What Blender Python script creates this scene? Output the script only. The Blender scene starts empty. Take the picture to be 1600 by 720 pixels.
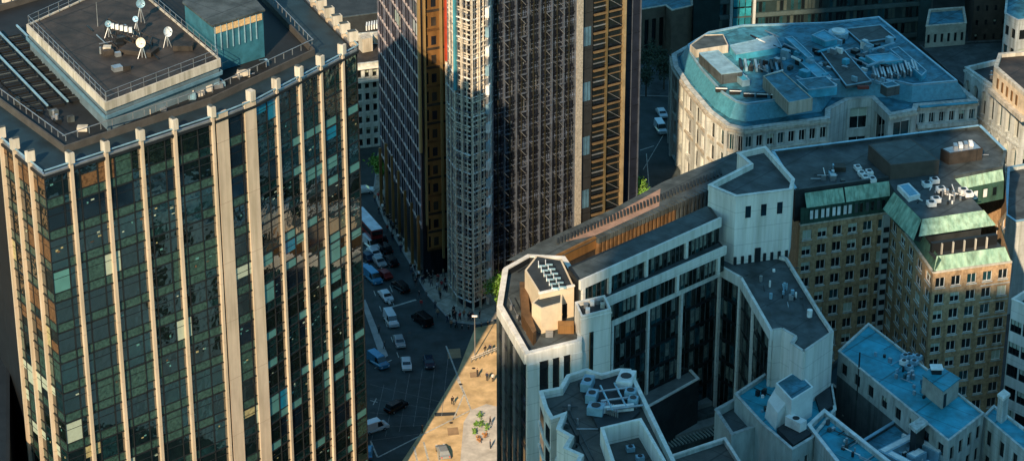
import bpy, math, random
from mathutils import Vector, Matrix
R = math.radians
random.seed(42)
S = bpy.context.scene
COL = S.collection
# ------------------------------------------------------------ camera
CH, PITCH, FPX = 250.0, R(26.5), 4240.0
cam = bpy.data.cameras.new('camera'); camo = bpy.data.objects.new('camera', cam); COL.objects.link(camo)
cam.sensor_width = 36; cam.lens = 36*FPX/1600; cam.clip_start = 1; cam.clip_end = 6000
camo.location = (0, 0, CH); camo.rotation_euler = (math.pi/2-PITCH, 0, 0); S.camera = camo
# ------------------------------------------------------------ light
SUN_AZ, SUN_EL = R(15.6), R(30)      # light travels towards azimuth 15.6 deg right of +Y
w = bpy.data.worlds.new('World'); S.world = w; w.use_nodes = True
nt = w.node_tree; nt.nodes.clear()
sky = nt.nodes.new('ShaderNodeTexSky'); sky.sky_type = 'NISHITA'; sky.sun_disc = False
sky.sun_elevation = SUN_EL; sky.sun_rotation = math.pi+SUN_AZ; sky.air_density = 1.2; sky.dust_density = .6; sky.ozone_density = 2
hs = nt.nodes.new('ShaderNodeMix'); hs.data_type = 'RGBA'; hs.blend_type = 'MULTIPLY'; hs.inputs[0].default_value = 1
hs.inputs[7].default_value = (.50, .97, .98, 1)
bg = nt.nodes.new('ShaderNodeBackground'); bg.inputs[1].default_value = .125
wo = nt.nodes.new('ShaderNodeOutputWorld')
nt.links.new(sky.outputs[0], hs.inputs[6]); nt.links.new(hs.outputs[2], bg.inputs[0]); nt.links.new(bg.outputs[0], wo.inputs[0])
sl = bpy.data.lights.new('sun', 'SUN'); sl.energy = 5.0; sl.angle = R(.5); sl.color = (1, .74, .47)
so = bpy.data.objects.new('sun', sl); COL.objects.link(so); so.location = (-100, -300, 400)
sd = Vector((math.sin(SUN_AZ)*math.cos(SUN_EL), math.cos(SUN_AZ)*math.cos(SUN_EL), -math.sin(SUN_EL)))
so.rotation_euler = sd.to_track_quat('-Z', 'Y').to_euler()
S.view_settings.view_transform = 'Standard'; S.view_settings.look = 'None'
S.view_settings.exposure = 0.62; S.view_settings.gamma = 1; S.view_settings.use_curve_mapping = False

# ------------------------------------------------------------ helpers
def P(px, py, z=0.0):
    d = Vector(((px-800)/FPX, math.cos(PITCH)+(360-py)/FPX*math.sin(PITCH), -math.sin(PITCH)+(360-py)/FPX*math.cos(PITCH)))
    t = (z-CH)/d.z
    return Vector((d.x*t, d.y*t, z))
def PP(pts, z): return [P(x, y, z) for x, y in pts]
def proj(v):
    dy, dz = v.y, v.z-CH
    zc = dy*math.cos(PITCH)-dz*math.sin(PITCH)
    yc = dy*math.sin(PITCH)+dz*math.cos(PITCH)
    return 800+v.x/zc*FPX, 360-yc/zc*FPX, zc
MATS = {}
def mat(name, col, rough=.8, metal=0, var=.25, scale=.5, streak=0, col2=None, bump=0, spec=.5, ior=None, joint=0, stain=0, wave=0):
    if name in MATS: return MATS[name]
    m = bpy.data.materials.new(name); m.use_nodes = True; t = m.node_tree; b = t.nodes['Principled BSDF']
    b.inputs['Roughness'].default_value = rough; b.inputs['Metallic'].default_value = metal
    b.inputs['Specular IOR Level'].default_value = spec
    if ior: b.inputs['IOR'].default_value = ior
    g = t.nodes.new('ShaderNodeNewGeometry')
    mp = t.nodes.new('ShaderNodeMapping'); mp.inputs['Scale'].default_value = (1, 1, 1 if not streak else streak)
    t.links.new(g.outputs['Position'], mp.inputs[0])
    n = t.nodes.new('ShaderNodeTexNoise'); n.inputs['Scale'].default_value = scale; n.inputs['Detail'].default_value = 6; n.inputs['Roughness'].default_value = .65
    t.links.new(mp.outputs[0], n.inputs['Vector'])
    r = t.nodes.new('ShaderNodeValToRGB')
    c2 = col2 or tuple(min(1, c*(1+var)) for c in col); c1 = tuple(c*(1-var) for c in col)
    r.color_ramp.elements[0].position = .33; r.color_ramp.elements[0].color = (*c1, 1)
    r.color_ramp.elements[1].position = .68; r.color_ramp.elements[1].color = (*c2, 1)
    t.links.new(n.outputs['Fac'], r.inputs[0]); outc = r.outputs[0]
    def mul(sock, facsock):
        mx = t.nodes.new('ShaderNodeMix'); mx.data_type = 'RGBA'; mx.blend_type = 'MULTIPLY'; mx.inputs[0].default_value = 1
        t.links.new(sock, mx.inputs[6]); t.links.new(facsock, mx.inputs[7]); return mx.outputs[2]
    def math_(op, a, b_=None):
        q = t.nodes.new('ShaderNodeMath'); q.operation = op
        if hasattr(a, 'links'): t.links.new(a, q.inputs[0])
        else: q.inputs[0].default_value = a
        if b_ is not None:
            if hasattr(b_, 'links'): t.links.new(b_, q.inputs[1])
            else: q.inputs[1].default_value = b_
        return q.outputs[0]
    if stain:
        m2 = t.nodes.new('ShaderNodeMapping'); m2.inputs['Scale'].default_value = (1.3, 1.3, .06 if stain > 0 else 1.3); t.links.new(g.outputs['Position'], m2.inputs[0])
        n3 = t.nodes.new('ShaderNodeTexNoise'); n3.inputs['Scale'].default_value = 1.0 if stain > 0 else .22; n3.inputs['Detail'].default_value = 5; t.links.new(m2.outputs[0], n3.inputs['Vector'])
        r3 = t.nodes.new('ShaderNodeValToRGB'); r3.color_ramp.elements[0].position = .36; r3.color_ramp.elements[1].position = .56
        k_ = 1-abs(stain); r3.color_ramp.elements[0].color = (k_, k_, k_*.95, 1); r3.color_ramp.elements[1].color = (1, 1, 1, 1)
        t.links.new(n3.outputs['Fac'], r3.inputs[0]); outc = mul(outc, r3.outputs[0])
    if joint:
        sx = t.nodes.new('ShaderNodeSeparateXYZ'); t.links.new(g.outputs['Position'], sx.inputs[0])
        if joint > 0: vals = [math_('FRACT', math_('MULTIPLY', sx.outputs[2], 1/joint))]
        else:
            a_ = math_('ADD', math_('MULTIPLY', sx.outputs[0], .66), math_('MULTIPLY', sx.outputs[1], .75)); b2 = math_('SUBTRACT', math_('MULTIPLY', sx.outputs[0], .75), math_('MULTIPLY', sx.outputs[1], .66))
            vals = [math_('FRACT', math_('MULTIPLY', a_, -1/joint)), math_('FRACT', math_('MULTIPLY', b2, -.5/joint))]
        for v_ in vals:
            gt = math_('GREATER_THAN', v_, .035); f_ = math_('ADD', math_('MULTIPLY', gt, .28 if joint > 0 else .45), .72 if joint > 0 else .55)
            outc = mul(outc, f_)
    t.links.new(outc, b.inputs['Base Color'])
    if wave:
        bp = t.nodes.new('ShaderNodeBump'); bp.inputs['Strength'].default_value = wave; bp.inputs['Distance'].default_value = .3
        n2 = t.nodes.new('ShaderNodeTexNoise'); n2.inputs['Scale'].default_value = .45; n2.inputs['Detail'].default_value = 2
        t.links.new(g.outputs['Position'], n2.inputs['Vector']); t.links.new(n2.outputs['Fac'], bp.inputs['Height']); t.links.new(bp.outputs[0], b.inputs['Normal'])
    if bump:
        bp = t.nodes.new('ShaderNodeBump'); bp.inputs['Strength'].default_value = bump; bp.inputs['Distance'].default_value = .1
        n2 = t.nodes.new('ShaderNodeTexNoise'); n2.inputs['Scale'].default_value = 3; n2.inputs['Detail'].default_value = 5
        t.links.new(g.outputs['Position'], n2.inputs['Vector']); t.links.new(n2.outputs['Fac'], bp.inputs['Height']); t.links.new(bp.outputs[0], b.inputs['Normal'])
    MATS[name] = m; return m
asphalt = mat('asphalt', (.042, .056, .058), .85, scale=.25, var=.35, bump=.2, stain=-.3)
paving = mat('plaza paving', (.40, .36, .30), .85, scale=.6, var=.3, joint=-2.2, stain=-.35)
kerb = mat('kerb stone', (.3, .3, .29), .8)
paint = mat('road paint', (.42, .42, .38), .7, var=.5, scale=1.5)
stone = mat('pale fin stone', (.50, .41, .31), .75, scale=.35, var=.16, streak=.3, stain=.2)
cream = mat('cream stone', (.5, .46, .39), .8, scale=.6, var=.2, streak=.3, stain=.3)
white = mat('white painted concrete', (.70, .68, .64), .75, scale=.4, var=.16, streak=.15, joint=3.1, stain=.16)
offwhite = mat('weathered portland stone', (.48, .51, .50), .85, scale=.5, var=.28, streak=.25, joint=2.1, stain=.28)
brick = mat('buff brick', (.40, .25, .14), .9, scale=1.6, var=.3, col2=(.58, .39, .22), stain=.35)
copper = mat('green copper', (.24, .44, .33), .7, scale=.8, var=.25, streak=.3, col2=(.40, .58, .44), stain=.4)
dkcopper = mat('dark weathered copper', (.025, .07, .05), .7, var=.4)
bluer = mat('blue roof membrane', (.02, .30, .42), .6, scale=.35, var=.3, bump=.2, joint=-5, stain=-.35)
tealr = mat('teal roof felt', (.04, .19, .27), .65, scale=.5, var=.5, bump=.2, joint=-4, stain=-.4)
slate = mat('slate roof felt', (.055, .07, .075), .7, scale=.4, var=.4, bump=.2, joint=-4, stain=-.4)
darkr = mat('dark roof felt', (.02, .026, .03), .75, scale=.4, var=.4, bump=.2)
brownr = mat('brown asphalt roof', (.036, .028, .022), .7, scale=.3, var=.5, bump=.2, joint=-6, stain=-.5)
darkm = mat('dark metal', (.02, .024, .028), .45, .4)
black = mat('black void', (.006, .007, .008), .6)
steel = mat('galvanised steel', (.38, .4, .42), .4, .7)
whitem = mat('white metal', (.7, .71, .7), .45)
bluem = mat('pale blue metal', (.25, .42, .52), .4, .3)
glass = mat('dark window glass', (.008, .012, .014), .08, var=.3, ior=1.7)
glass2 = mat('teal window glass', (.012, .05, .06), .1, var=.5, ior=1.8)
blind = mat('pale window blind', (.42, .48, .40), .5, var=.12, scale=3)
bronze = mat('bronze cladding', (.30, .16, .06), .4, .45, var=.35, streak=.1)
copperc = mat('orange copper cladding', (.22, .12, .055), .45, .6, var=.3)
gold = mat('gold anodised mullion', (.48, .33, .15), .4, .5, var=.1)
navy = mat('navy cladding', (.012, .016, .028), .35, var=.3)
gunmetal = mat('gunmetal cladding', (.02, .025, .038), .4, .5, var=.6, streak=.1, scale=1.2)
silver = mat('silver rib', (.22, .26, .33), .3, .7, var=.3)
red = mat('red panel', (.42, .05, .02), .5)
skin = mat('skin', (.5, .32, .24), .6)
leafm = mat('leaf green', (.07, .14, .025), .6, scale=1.5, var=.5)
leafd = mat('dark leaf', (.025, .045, .02), .7, scale=1.5, var=.5)
bark = mat('bark', (.08, .06, .045), .9)

def wloc(o):
    v = Vector((0, 0, 0))
    while o is not None: v += Vector(o.location); o = o.parent
    return v
def tag(o, label=None, cat=None, group=None, kind=None):
    if label: o['label'] = label
    if cat: o['category'] = cat
    if group: o['group'] = group
    if kind: o['kind'] = kind
    return o
def thing(name, label, cat, loc=(0, 0, 0), group=None):
    o = bpy.data.objects.new(name, None); COL.objects.link(o); o.location = loc
    return tag(o, label, cat, group)
class MB:
    def __init__(s): s.v = []; s.f = []; s.m = []; s.mats = []; s.st = []
    def piece(s, i): return max(k for k in s.st if k <= i)
    def mi(s, m):
        if m not in s.mats: s.mats.append(m)
        return s.mats.index(m)
    def face(s, pts, m):
        i = len(s.v); s.st.append(i); s.v += [Vector((p[0], p[1], p[-1])) for p in pts]; s.f.append(tuple(range(i, i+len(pts)))); s.m.append(s.mi(m))
    def hexa(s, b, t, m):          # bottom quad, top quad (ccw)
        i = len(s.v); s.st.append(i); s.v += [Vector((p[0], p[1], p[-1])) for p in b]+[Vector((p[0], p[1], p[-1])) for p in t]; n = len(b); k = s.mi(m)
        s.f.append(tuple(i+j for j in reversed(range(n)))); s.f.append(tuple(i+n+j for j in range(n))); s.m += [k, k]
        for j in range(n):
            s.f.append((i+j, i+(j+1) % n, i+n+(j+1) % n, i+n+j)); s.m.append(k)
    def prism(s, poly, z0, z1, m): s.hexa([(p[0], p[1], z0) for p in poly], [(p[0], p[1], z1) for p in poly], m)
    def box(s, x0, x1, y0, y1, z0, z1, m): s.prism([(x0, y0), (x1, y0), (x1, y1), (x0, y1)], z0, z1, m)
    def tube(s, a, b, r, m, n=6, r2=None):
        a, b = Vector(a), Vector(b); d = (b-a).normalized(); r2 = r if r2 is None else r2
        u = d.orthogonal().normalized(); w_ = d.cross(u)
        A = [a+(u*math.cos(t)+w_*math.sin(t))*r for t in [2*math.pi*k/n for k in range(n)]]
        B = [b+(u*math.cos(t)+w_*math.sin(t))*r2 for t in [2*math.pi*k/n for k in range(n)]]
        s.hexa(A, B, m)
    def cyl(s, c, r, z0, z1, m, n=16, r2=None):
        s.tube((c[0], c[1], z0), (c[0], c[1], z1), r, m, n, r2)
    def build(s, name, parent=None, smooth=False):
        me = bpy.data.meshes.new(name); o0 = wloc(parent)
        me.from_pydata([v-o0 for v in s.v], [], s.f)
        for m in s.mats: me.materials.append(m)
        for p, k in zip(me.polygons, s.m): p.material_index = k; p.use_smooth = smooth
        o = bpy.data.objects.new(name, me); COL.objects.link(o); o.parent = parent
        return o
def build_each(mb, name, parent):
    """one object per box or tube"""
    groups = {}
    for f, m in zip(mb.f, mb.m): groups.setdefault(mb.piece(f[0]), []).append((f, m))
    for st, fl in groups.items():
        o = MB(); ids = sorted({i for f, _ in fl for i in f}); mp = {i: k for k, i in enumerate(ids)}
        o.v = [mb.v[i] for i in ids]
        for f, m in fl: o.f.append(tuple(mp[i] for i in f)); o.m.append(o.mi(mb.mats[m]))
        o.build(name, parent)
def inset(poly, d):
    n = len(poly); out = []
    for i in range(n):
        a, b, c = [Vector((q[0], q[1])) for q in (poly[i-1], poly[i], poly[(i+1) % n])]
        d1 = (b-a).normalized(); d2 = (c-b).normalized()
        n1 = Vector((-d1.y, d1.x)); n2 = Vector((-d2.y, d2.x))
        k = n1+n2; k = k/max(.25, k.dot(k)/2) if k.length > 1e-6 else n1
        # miter
        q = b+k*d if True else b
        out.append((q.x, q.y))
    return out
def area(p): return sum(p[i-1][0]*p[i][1]-p[i][0]*p[i-1][1] for i in range(len(p)))/2
class Face:
    def __init__(s, A, B):
        s.A = Vector((A[0], A[1])); s.B = Vector((B[0], B[1])); s.L = (s.B-s.A).length
        s.d = (s.B-s.A)/s.L; s.n = Vector((s.d.y, -s.d.x))
    def pt(s, u, z, o=0): q = s.A+s.d*u+s.n*o; return Vector((q.x, q.y, z))
    def box(s, mb, u0, u1, z0, z1, o0, o1, m):
        b = [s.pt(u0, z0, o1), s.pt(u1, z0, o1), s.pt(u1, z0, o0), s.pt(u0, z0, o0)]
        mb.hexa(b, [(p.x, p.y, z1) for p in b], m)
    def quad(s, mb, u0, u1, z0, z1, o, m):
        mb.face([s.pt(u0, z0, o), s.pt(u1, z0, o), s.pt(u1, z1, o), s.pt(u0, z1, o)], m)
    def beam(s, mb, u0, z0, u1, z1, o, r, m): mb.tube(s.pt(u0, z0, o), s.pt(u1, z1, o), r, m, 4)
WINS = {}
WMESH = {}
def wmesh(w_, h, style, var):
    key = (round(w_, 2), round(h, 2), style, var)
    if key in WMESH: return WMESH[key]
    mb = MB(); g = [glass, glass, glass2, blind][var]; fr = {'white': whitem, 'dark': darkm, 'stone': offwhite}[style.split('_')[0]]
    t = .09 if w_ > 1 else .06
    mb.face([(0, 0, 0), (w_, 0, 0), (w_, 0, h), (0, 0, h)], g)
    for (a, b, c, d) in ((0, w_, 0, t), (0, w_, h-t, h), (0, t, t, h-t), (w_-t, w_, t, h-t)): mb.box(a, b, -.1, .02, c, d, fr)
    k = {'1': 1, '2': 2, '3': 3, '0': 0}[style.split('_')[1]]
    for i in range(k): x = w_*(i+1)/(k+1); mb.box(x-t*.4, x+t*.4, -.09, .01, t, h-t, fr)
    if var == 1: mb.face([(t, -.01, h*.55), (w_-t, -.01, h*.55), (w_-t, -.01, h-t), (t, -.01, h-t)], blind)
    me = bpy.data.meshes.new('window'); me.from_pydata(mb.v, [], mb.f)
    for m in mb.mats: me.materials.append(m)
    for p, q in zip(me.polygons, mb.m): p.material_index = q
    WMESH[key] = me; return me
def facade(root, mb, F, z0, z1, cols, rows, wf=.5, hf=.55, wall=brick, style='white_1', rec=.35, u0=0, u1=None, sill=None, hoff=.5, dark=.1):
    """wall with real openings; windows collected per thing"""
    u1 = F.L if u1 is None else u1
    cw = (u1-u0)/cols; rh = (z1-z0)/rows; ww = cw*wf; wh = rh*hf
    for r in range(rows):
        zb = z0+r*rh; wz = zb+(rh-wh)*hoff
        F.quad(mb, u0, u1, zb, wz, 0, wall); F.quad(mb, u0, u1, wz+wh, zb+rh, 0, wall)
        for c in range(cols):
            ub = u0+c*cw; wu = ub+(cw-ww)/2
            F.quad(mb, ub, wu, wz, wz+wh, 0, wall); F.quad(mb, wu+ww, ub+cw, wz, wz+wh, 0, wall)
            a = lambda u, z, o: F.pt(u, z, o)
            mb.face([a(wu, wz, 0), a(wu, wz, -rec), a(wu, wz+wh, -rec), a(wu, wz+wh, 0)], wall)
            mb.face([a(wu+ww, wz, -rec), a(wu+ww, wz, 0), a(wu+ww, wz+wh, 0), a(wu+ww, wz+wh, -rec)], wall)
            mb.face([a(wu, wz, 0), a(wu+ww, wz, 0), a(wu+ww, wz, -rec), a(wu, wz, -rec)], wall)
            mb.face([a(wu, wz+wh, -rec), a(wu+ww, wz+wh, -rec), a(wu+ww, wz+wh, 0), a(wu, wz+wh, 0)], wall)
            if sill: F.box(mb, wu-.1, wu+ww+.1, wz-.18, wz-.003, -.05, .12, sill)
            var = random.choices([0, 1, 2, 3], [6, 1.5, 1.5, dark*10])[0]
            WINS.setdefault(root.name, (root, []))[1].append((F.pt(wu, wz, -rec), math.atan2(F.d.y, F.d.x), ww, wh, style, var, F.n))
def finish_windows():
    for root, lst in WINS.values():
        def score(w_):
            x, y, zc = proj(w_[0]); v = (Vector((0, 0, CH))-w_[0]).normalized()
            fac = w_[6].x*v.x+w_[6].y*v.y
            vis = 1 if (-20 < x < 1620 and -20 < y < 740) else 0
            return -(vis*max(fac, 0)*w_[2]*w_[3]*1e6/zc**2)
        lst.sort(key=score); o0 = wloc(root)
        for w_ in lst[:100]:
            if score(w_) == 0: break
            o = bpy.data.objects.new('window', wmesh(w_[2], w_[3], w_[4], w_[5])); COL.objects.link(o); o.parent = root
            o.location = w_[0]-o0; o.rotation_euler = (0, 0, w_[1])
        n = sum(1 for w_ in lst[:100] if score(w_) != 0)
        if lst[n:]:
            vs = []; fs = []; ms = []; mats = []
            for w_ in lst[n:]:
                me = wmesh(w_[2], w_[3], w_[4], w_[5]); i = len(vs); rot = Matrix.Rotation(w_[1], 3, 'Z')
                vs += [rot @ v.co+w_[0]-o0 for v in me.vertices]
                for p in me.polygons:
                    fs.append([i+k for k in p.vertices]); m = me.materials[p.material_index]
                    if m not in mats: mats.append(m)
                    ms.append(mats.index(m))
            me = bpy.data.meshes.new('window'); me.from_pydata(vs, [], fs)
            for m in mats: me.materials.append(m)
            for p, q in zip(me.polygons, ms): p.material_index = q
            o = bpy.data.objects.new('window', me); COL.objects.link(o); o.parent = root; o['kind'] = 'stuff'
def building(name, label, poly, zt, z0=0, wall=brick, roof=slate, ph=1.0, pt=.4, cap=None, faces=None, cat='building', px=True, root=None):
    """poly: ccw outline at the parapet top; faces: {edge: facade kwargs}"""
    pts = PP(poly, zt) if px else [Vector((p[0], p[1], zt)) for p in poly]
    assert area(pts) > 0, (name, label, 'winding')
    if root is None:
        c = sum(pts, Vector())/len(pts); root = thing(name, label, cat, (c.x, c.y, z0))
    mb = MB(); faces = faces or {}; F = []
    for i in range(len(pts)):
        f = Face(pts[i], pts[(i+1) % len(pts)]); F.append(f)
        kw = faces.get(i)
        if kw is None: f.quad(mb, 0, f.L, z0, zt, 0, wall)
        else:
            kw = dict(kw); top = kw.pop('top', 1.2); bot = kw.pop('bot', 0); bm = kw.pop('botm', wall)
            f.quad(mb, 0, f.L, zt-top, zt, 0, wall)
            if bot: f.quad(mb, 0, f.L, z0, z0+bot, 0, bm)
            facade(root, mb, f, z0+bot, zt-top, wall=kw.pop('wall', wall), **kw)
    mb.build('wall', root)
    ins = inset(pts, pt); n = len(pts); pm = MB(); cm = cap or wall
    cp = inset(pts, -.12)
    for i in range(n):
        j = (i+1) % n
        # coping stone, slightly proud
        pm.hexa([(*cp[i], zt+.004), (*cp[j], zt+.004), (*ins[j], zt+.004), (*ins[i], zt+.004)],
                [(*cp[i], zt+.2), (*cp[j], zt+.2), (*ins[j], zt+.2), (*ins[i], zt+.2)], cm)
        pm.face([(*ins[j], zt-ph), (*ins[i], zt-ph), (*ins[i], zt), (*ins[j], zt)], wall)
    pm.build('parapet', root)
    rm = MB(); rm.face([(*p, zt-ph) for p in ins], roof); rm.build('roof', root)
    return root, F, pts

# ------------------------------------------------------------ ground, roads
def struct(name, mb): o = mb.build(name); o['kind'] = 'structure'; return o
g = MB(); g.face([(-1500, -800, 0), (1500, -800, 0), (1500, 3500, 0), (-1500, 3500, 0)], asphalt); struct('road', g)
def slab(name, pts, h=.13, m=paving, edge=kerb):
    q = PP(pts, 0); mb = MB(); mb.prism([(p.x, p.y) for p in q], 0.004, h-.004, edge)
    ins = inset(q, .3); mb.face([(*p, h) for p in ins], m); return struct(name, mb)
slab('pavement', [(583, 300), (600, 345), (640, 412), (668, 462), (705, 503), (742, 508), (775, 500), (860, 470), (1060, 310), (1010, 290), (900, 330), (640, 230), (590, 240)])
slab('traffic_median', [(566, 470), (569, 470), (604, 556), (597, 560)], m=kerb)
slab('pavement', [(1000, 60), (990, 150), (1052, 152), (1062, 110), (1060, 60)], m=slate)
slab('pavement', [(722, 720), (727, 660), (738, 642), (760, 633), (790, 640), (800, 760), (724, 760)], m=mat('pale island paving', (.5, .47, .42)))
# sunlit ground at the junction, the warm light put into the road colour
junc = mat('sunlit road tone', (.62, .44, .23), .85, scale=.35, var=.25, stain=-.3)
def line(mb, a, b, w_=.22, z=.012, m=paint):
    A, B = P(*a), P(*b); d = (B-A).normalized(); n = Vector((-d.y, d.x, 0))*w_/2
    mb.face([(A.x-n.x, A.y-n.y, z), (B.x-n.x, B.y-n.y, z), (B.x+n.x, B.y+n.y, z), (A.x+n.x, A.y+n.y, z)], m)
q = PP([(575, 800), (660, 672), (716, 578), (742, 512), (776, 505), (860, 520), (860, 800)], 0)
mb = MB(); mb.face([(p.x, p.y, .004) for p in q], junc); struct('junction_sunlit_tone', mb)
mb = MB()
bx_ = [(697, 540), (715, 587), (736, 640), (665, 676), (590, 714), (579, 688)]
for a, b in zip(bx_, bx_[1:]): line(mb, a, b, .3)
line(mb, (725, 615), (708, 655), .25); line(mb, (725, 615), (712, 588), .2)
wornp = mat('worn road paint', (.16, .17, .165), .8, var=.6, scale=1.2)
for i in range(6): line(mb, (580+i*22, 690-i*8), (600+i*20, 600-i*8), .09, .012, wornp)
for i in range(5): line(mb, (578, 600+i*22), (690-i*6, 628+i*12), .09, .016, wornp)
line(mb, (600, 483), (650, 468), .5); line(mb, (647, 697), (656, 740), .35); line(mb, (662, 690), (675, 740), .35); line(mb, (683, 700), (690, 740), .3)
for i in range(7): line(mb, (575+i*9, 430+i*24), (578+i*9, 438+i*24), .15)
for i in range(6): line(mb, (600+i*3, 380+i*22), (604+i*3, 390+i*22), .15)
line(mb, (1000, 235), (1022, 228), .3); line(mb, (1010, 240), (1014, 290), .2); line(mb, (1005, 265), (1040, 205), .15)
line(mb, (585, 575), (612, 562), .25); line(mb, (578, 625), (590, 628), .2); line(mb, (583, 632), (588, 622), .2)
struct('road_marking', mb)

# ------------------------------------------------------------ left office tower
ZT = 88.0
lt_px = [(-2, 207), (68, 263), (333, 177), (397, 152), (557, 68), (425, -65), (180, -62), (-100, 40), (-30, 150)]
lt = PP(lt_px, ZT)
LT = thing('office_tower', 'glass office tower with pale vertical stone fins filling the left of the picture', 'tower', (lt[2].x, lt[2].y+20, 0))
pane = {
 'k': mat('pane black green', (.004, .009, .008), .04, var=.7, ior=2.8, wave=.12, scale=1.5),
 'd': mat('pane dark teal', (.006, .022, .024), .04, var=.7, ior=2.7, wave=.12, scale=1.5),
 'g': mat('pane grey green', (.03, .066, .054), .12, var=.5, ior=1.7, wave=.2, scale=2),
 't': mat('pane teal blind', (.08, .22, .21), .3, var=.15),
 'w': mat('pane pale blind and reflection', (.36, .42, .33), .4, var=.1, scale=2),
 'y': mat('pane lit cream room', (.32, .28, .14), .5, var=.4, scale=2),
 'b': mat('pane blue blind', (.01, .16, .26), .25, var=.2),
 'n': mat('pane navy', (.004, .010, .018), .08, var=.3, ior=1.8),
 'o': mat('pane brown reflection', (.12, .065, .03), .35, var=.6, scale=2.5),  # brown tone paints a reflected sunlit building into the glass
}
core = MB(); c_in = inset(lt, .6)
core.prism(c_in, 0, ZT-1.2, darkm); core.build('core', LT)
rm = MB(); rm.face([(p[0], p[1], ZT-1.19) for p in c_in], mat('blue grey walkway', (.010, .026, .036), .6, stain=-.4)); rm.build('roof', LT)
FLH = 5.0; NF = 17
rl = random.Random(5)
def band(F, u0, u1, npan, tone):
    for fl in range(NF):
        zt = ZT-1.6-fl*FLH; zb = zt-FLH
        mb = MB(); pw = (u1-u0)/npan
        F.box(mb, u0, u1, zb, zb+.22, -.5, .06, darkm)
        prev = 'k'
        for p in range(npan):
            a, b = u0+p*pw, u0+(p+1)*pw
            if tone == 'front':
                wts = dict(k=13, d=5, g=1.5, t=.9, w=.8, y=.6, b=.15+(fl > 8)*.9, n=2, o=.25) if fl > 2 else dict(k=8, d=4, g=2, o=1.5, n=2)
                if fl in (3, 4, 7, 10): wts['w'] = 7; wts['g'] = 5  # paler rows paint reflected bands in among the blinds
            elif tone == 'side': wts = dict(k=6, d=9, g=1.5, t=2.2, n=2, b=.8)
            else: wts = dict(k=6, d=4, g=3, o=4, t=1, w=1.5, y=1.5)  # left face: brown and pale panes carry the painted reflection
            k = rl.choices(list(wts), list(wts.values()))[0]
            if rl.random() < .45: k = prev
            prev = k
            zs = zb+1.55
            sp = 'g' if rl.random() < .85 else 'd'
            if tone == 'side': sp = 'd' if rl.random() < .7 else 't'
            F.quad(mb, a, b, zb+.22, zs, -.06, pane[sp])
            if k in 'wytbo':                              # blinds and painted reflections cover part of the height, the room behind is dark
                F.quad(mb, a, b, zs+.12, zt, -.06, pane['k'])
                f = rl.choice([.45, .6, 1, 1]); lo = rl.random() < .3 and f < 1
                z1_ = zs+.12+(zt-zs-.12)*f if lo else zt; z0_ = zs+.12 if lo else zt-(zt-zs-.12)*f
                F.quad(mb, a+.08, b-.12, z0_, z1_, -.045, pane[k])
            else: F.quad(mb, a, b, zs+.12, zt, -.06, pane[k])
            if k in 'kdgn' and rl.random() < .3:
                for _ in range(rl.choice([1, 2, 3])): cu = rl.uniform(a+.2, b-.6); cz = rl.uniform(zs+1.0, zt-.5); F.quad(mb, cu, cu+rl.uniform(.25, .6), cz, cz+rl.uniform(.12, .35), -.05, pane[rl.choice('wytto')])  # small pale quads painted as specks of ceiling light
            F.box(mb, a, b, zs-.02, zs+.1, -.07, .02, darkm); F.box(mb, a, b, zs+2.3, zs+2.36, -.07, 0, darkm)
            F.box(mb, b-.06, b+.06, zb, zt, -.07, .06, darkm if (p+npan) % 2 else steel if tone == 'side' and p % 2 == 0 else darkm)
        mb.build('window_band', LT)
def fin(F, u, w_, dep, cap=True, capw=None):
    mb = MB(); F.box(mb, u-w_/2, u+w_/2, 0, ZT-.4, -.3, dep, stone)
    for k in range(1, 9): F.box(mb, u-w_/2-.012, u+w_/2+.012, k*10.0, k*10+.06, -.2, dep+.012, mat('fin joint', (.3, .23, .17)))
    o = mb.build('fin', LT)
    if cap:
        mb = MB(); cw = (capw or w_+.35)/2
        F.box(mb, u-cw, u+cw, ZT-.4, ZT+1.2, -.5, dep+.25, cream); F.box(mb, u-cw*.6, u+cw*.6, ZT+1.2, ZT+1.35, -.6, dep-.1, slate); c = mb.build('fin_cap', o)
def uof(F, px, py):
    q = P(px, py, ZT); return (Vector((q.x, q.y))-F.A).dot(F.d)
Fl = Face(lt[0], lt[1]); F1 = Face(lt[1], lt[2]); Fc = Face(lt[2], lt[3]); F3 = Face(lt[3], lt[4]); F4 = Face(lt[4], lt[5])
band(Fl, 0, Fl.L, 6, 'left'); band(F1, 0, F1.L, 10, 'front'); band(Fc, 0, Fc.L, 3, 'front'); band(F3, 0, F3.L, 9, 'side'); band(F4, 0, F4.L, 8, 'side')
for px, py in ((2, 211), (25, 228), (50, 247)): fin(Fl, uof(Fl, px, py), .35, .5)
for px in (109, 164, 219, 271): fin(F1, uof(F1, px, 263-(px-68)*.325), .5, .42)
fin(F1, F1.L-.3, .4, .42)
for px in (431, 467, 500, 534): fin(F3, uof(F3, px, 152-(px-397)*.525), .5, .32)
for k in range(6): fin(F4, 2.2+k*3.6, .7, .7)
mb = MB(); Fc.box(mb, .3, 2.6, 0, ZT-.3, -.3, .25, stone)
for k in range(1, 9): Fc.box(mb, .288, 2.612, k*10.0+3, k*10+3.06, -.2, .262, mat('fin joint', (.3, .23, .17)))
mb.build('fin', LT)
mb = MB(); Fc.box(mb, Fc.L-2.1, Fc.L+.1, 0, ZT-.3, -.3, .25, stone)
for k in range(1, 9): Fc.box(mb, Fc.L-2.112, Fc.L+.112, k*10.0+3, k*10+3.06, -.2, .262, mat('fin joint', (.3, .23, .17)))
o = mb.build('fin', LT)
mb = MB(); Fc.box(mb, Fc.L-1.1, Fc.L-.1, ZT-.3, ZT+1.3, -.6, .5, cream); mb.build('fin_cap', o)
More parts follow.
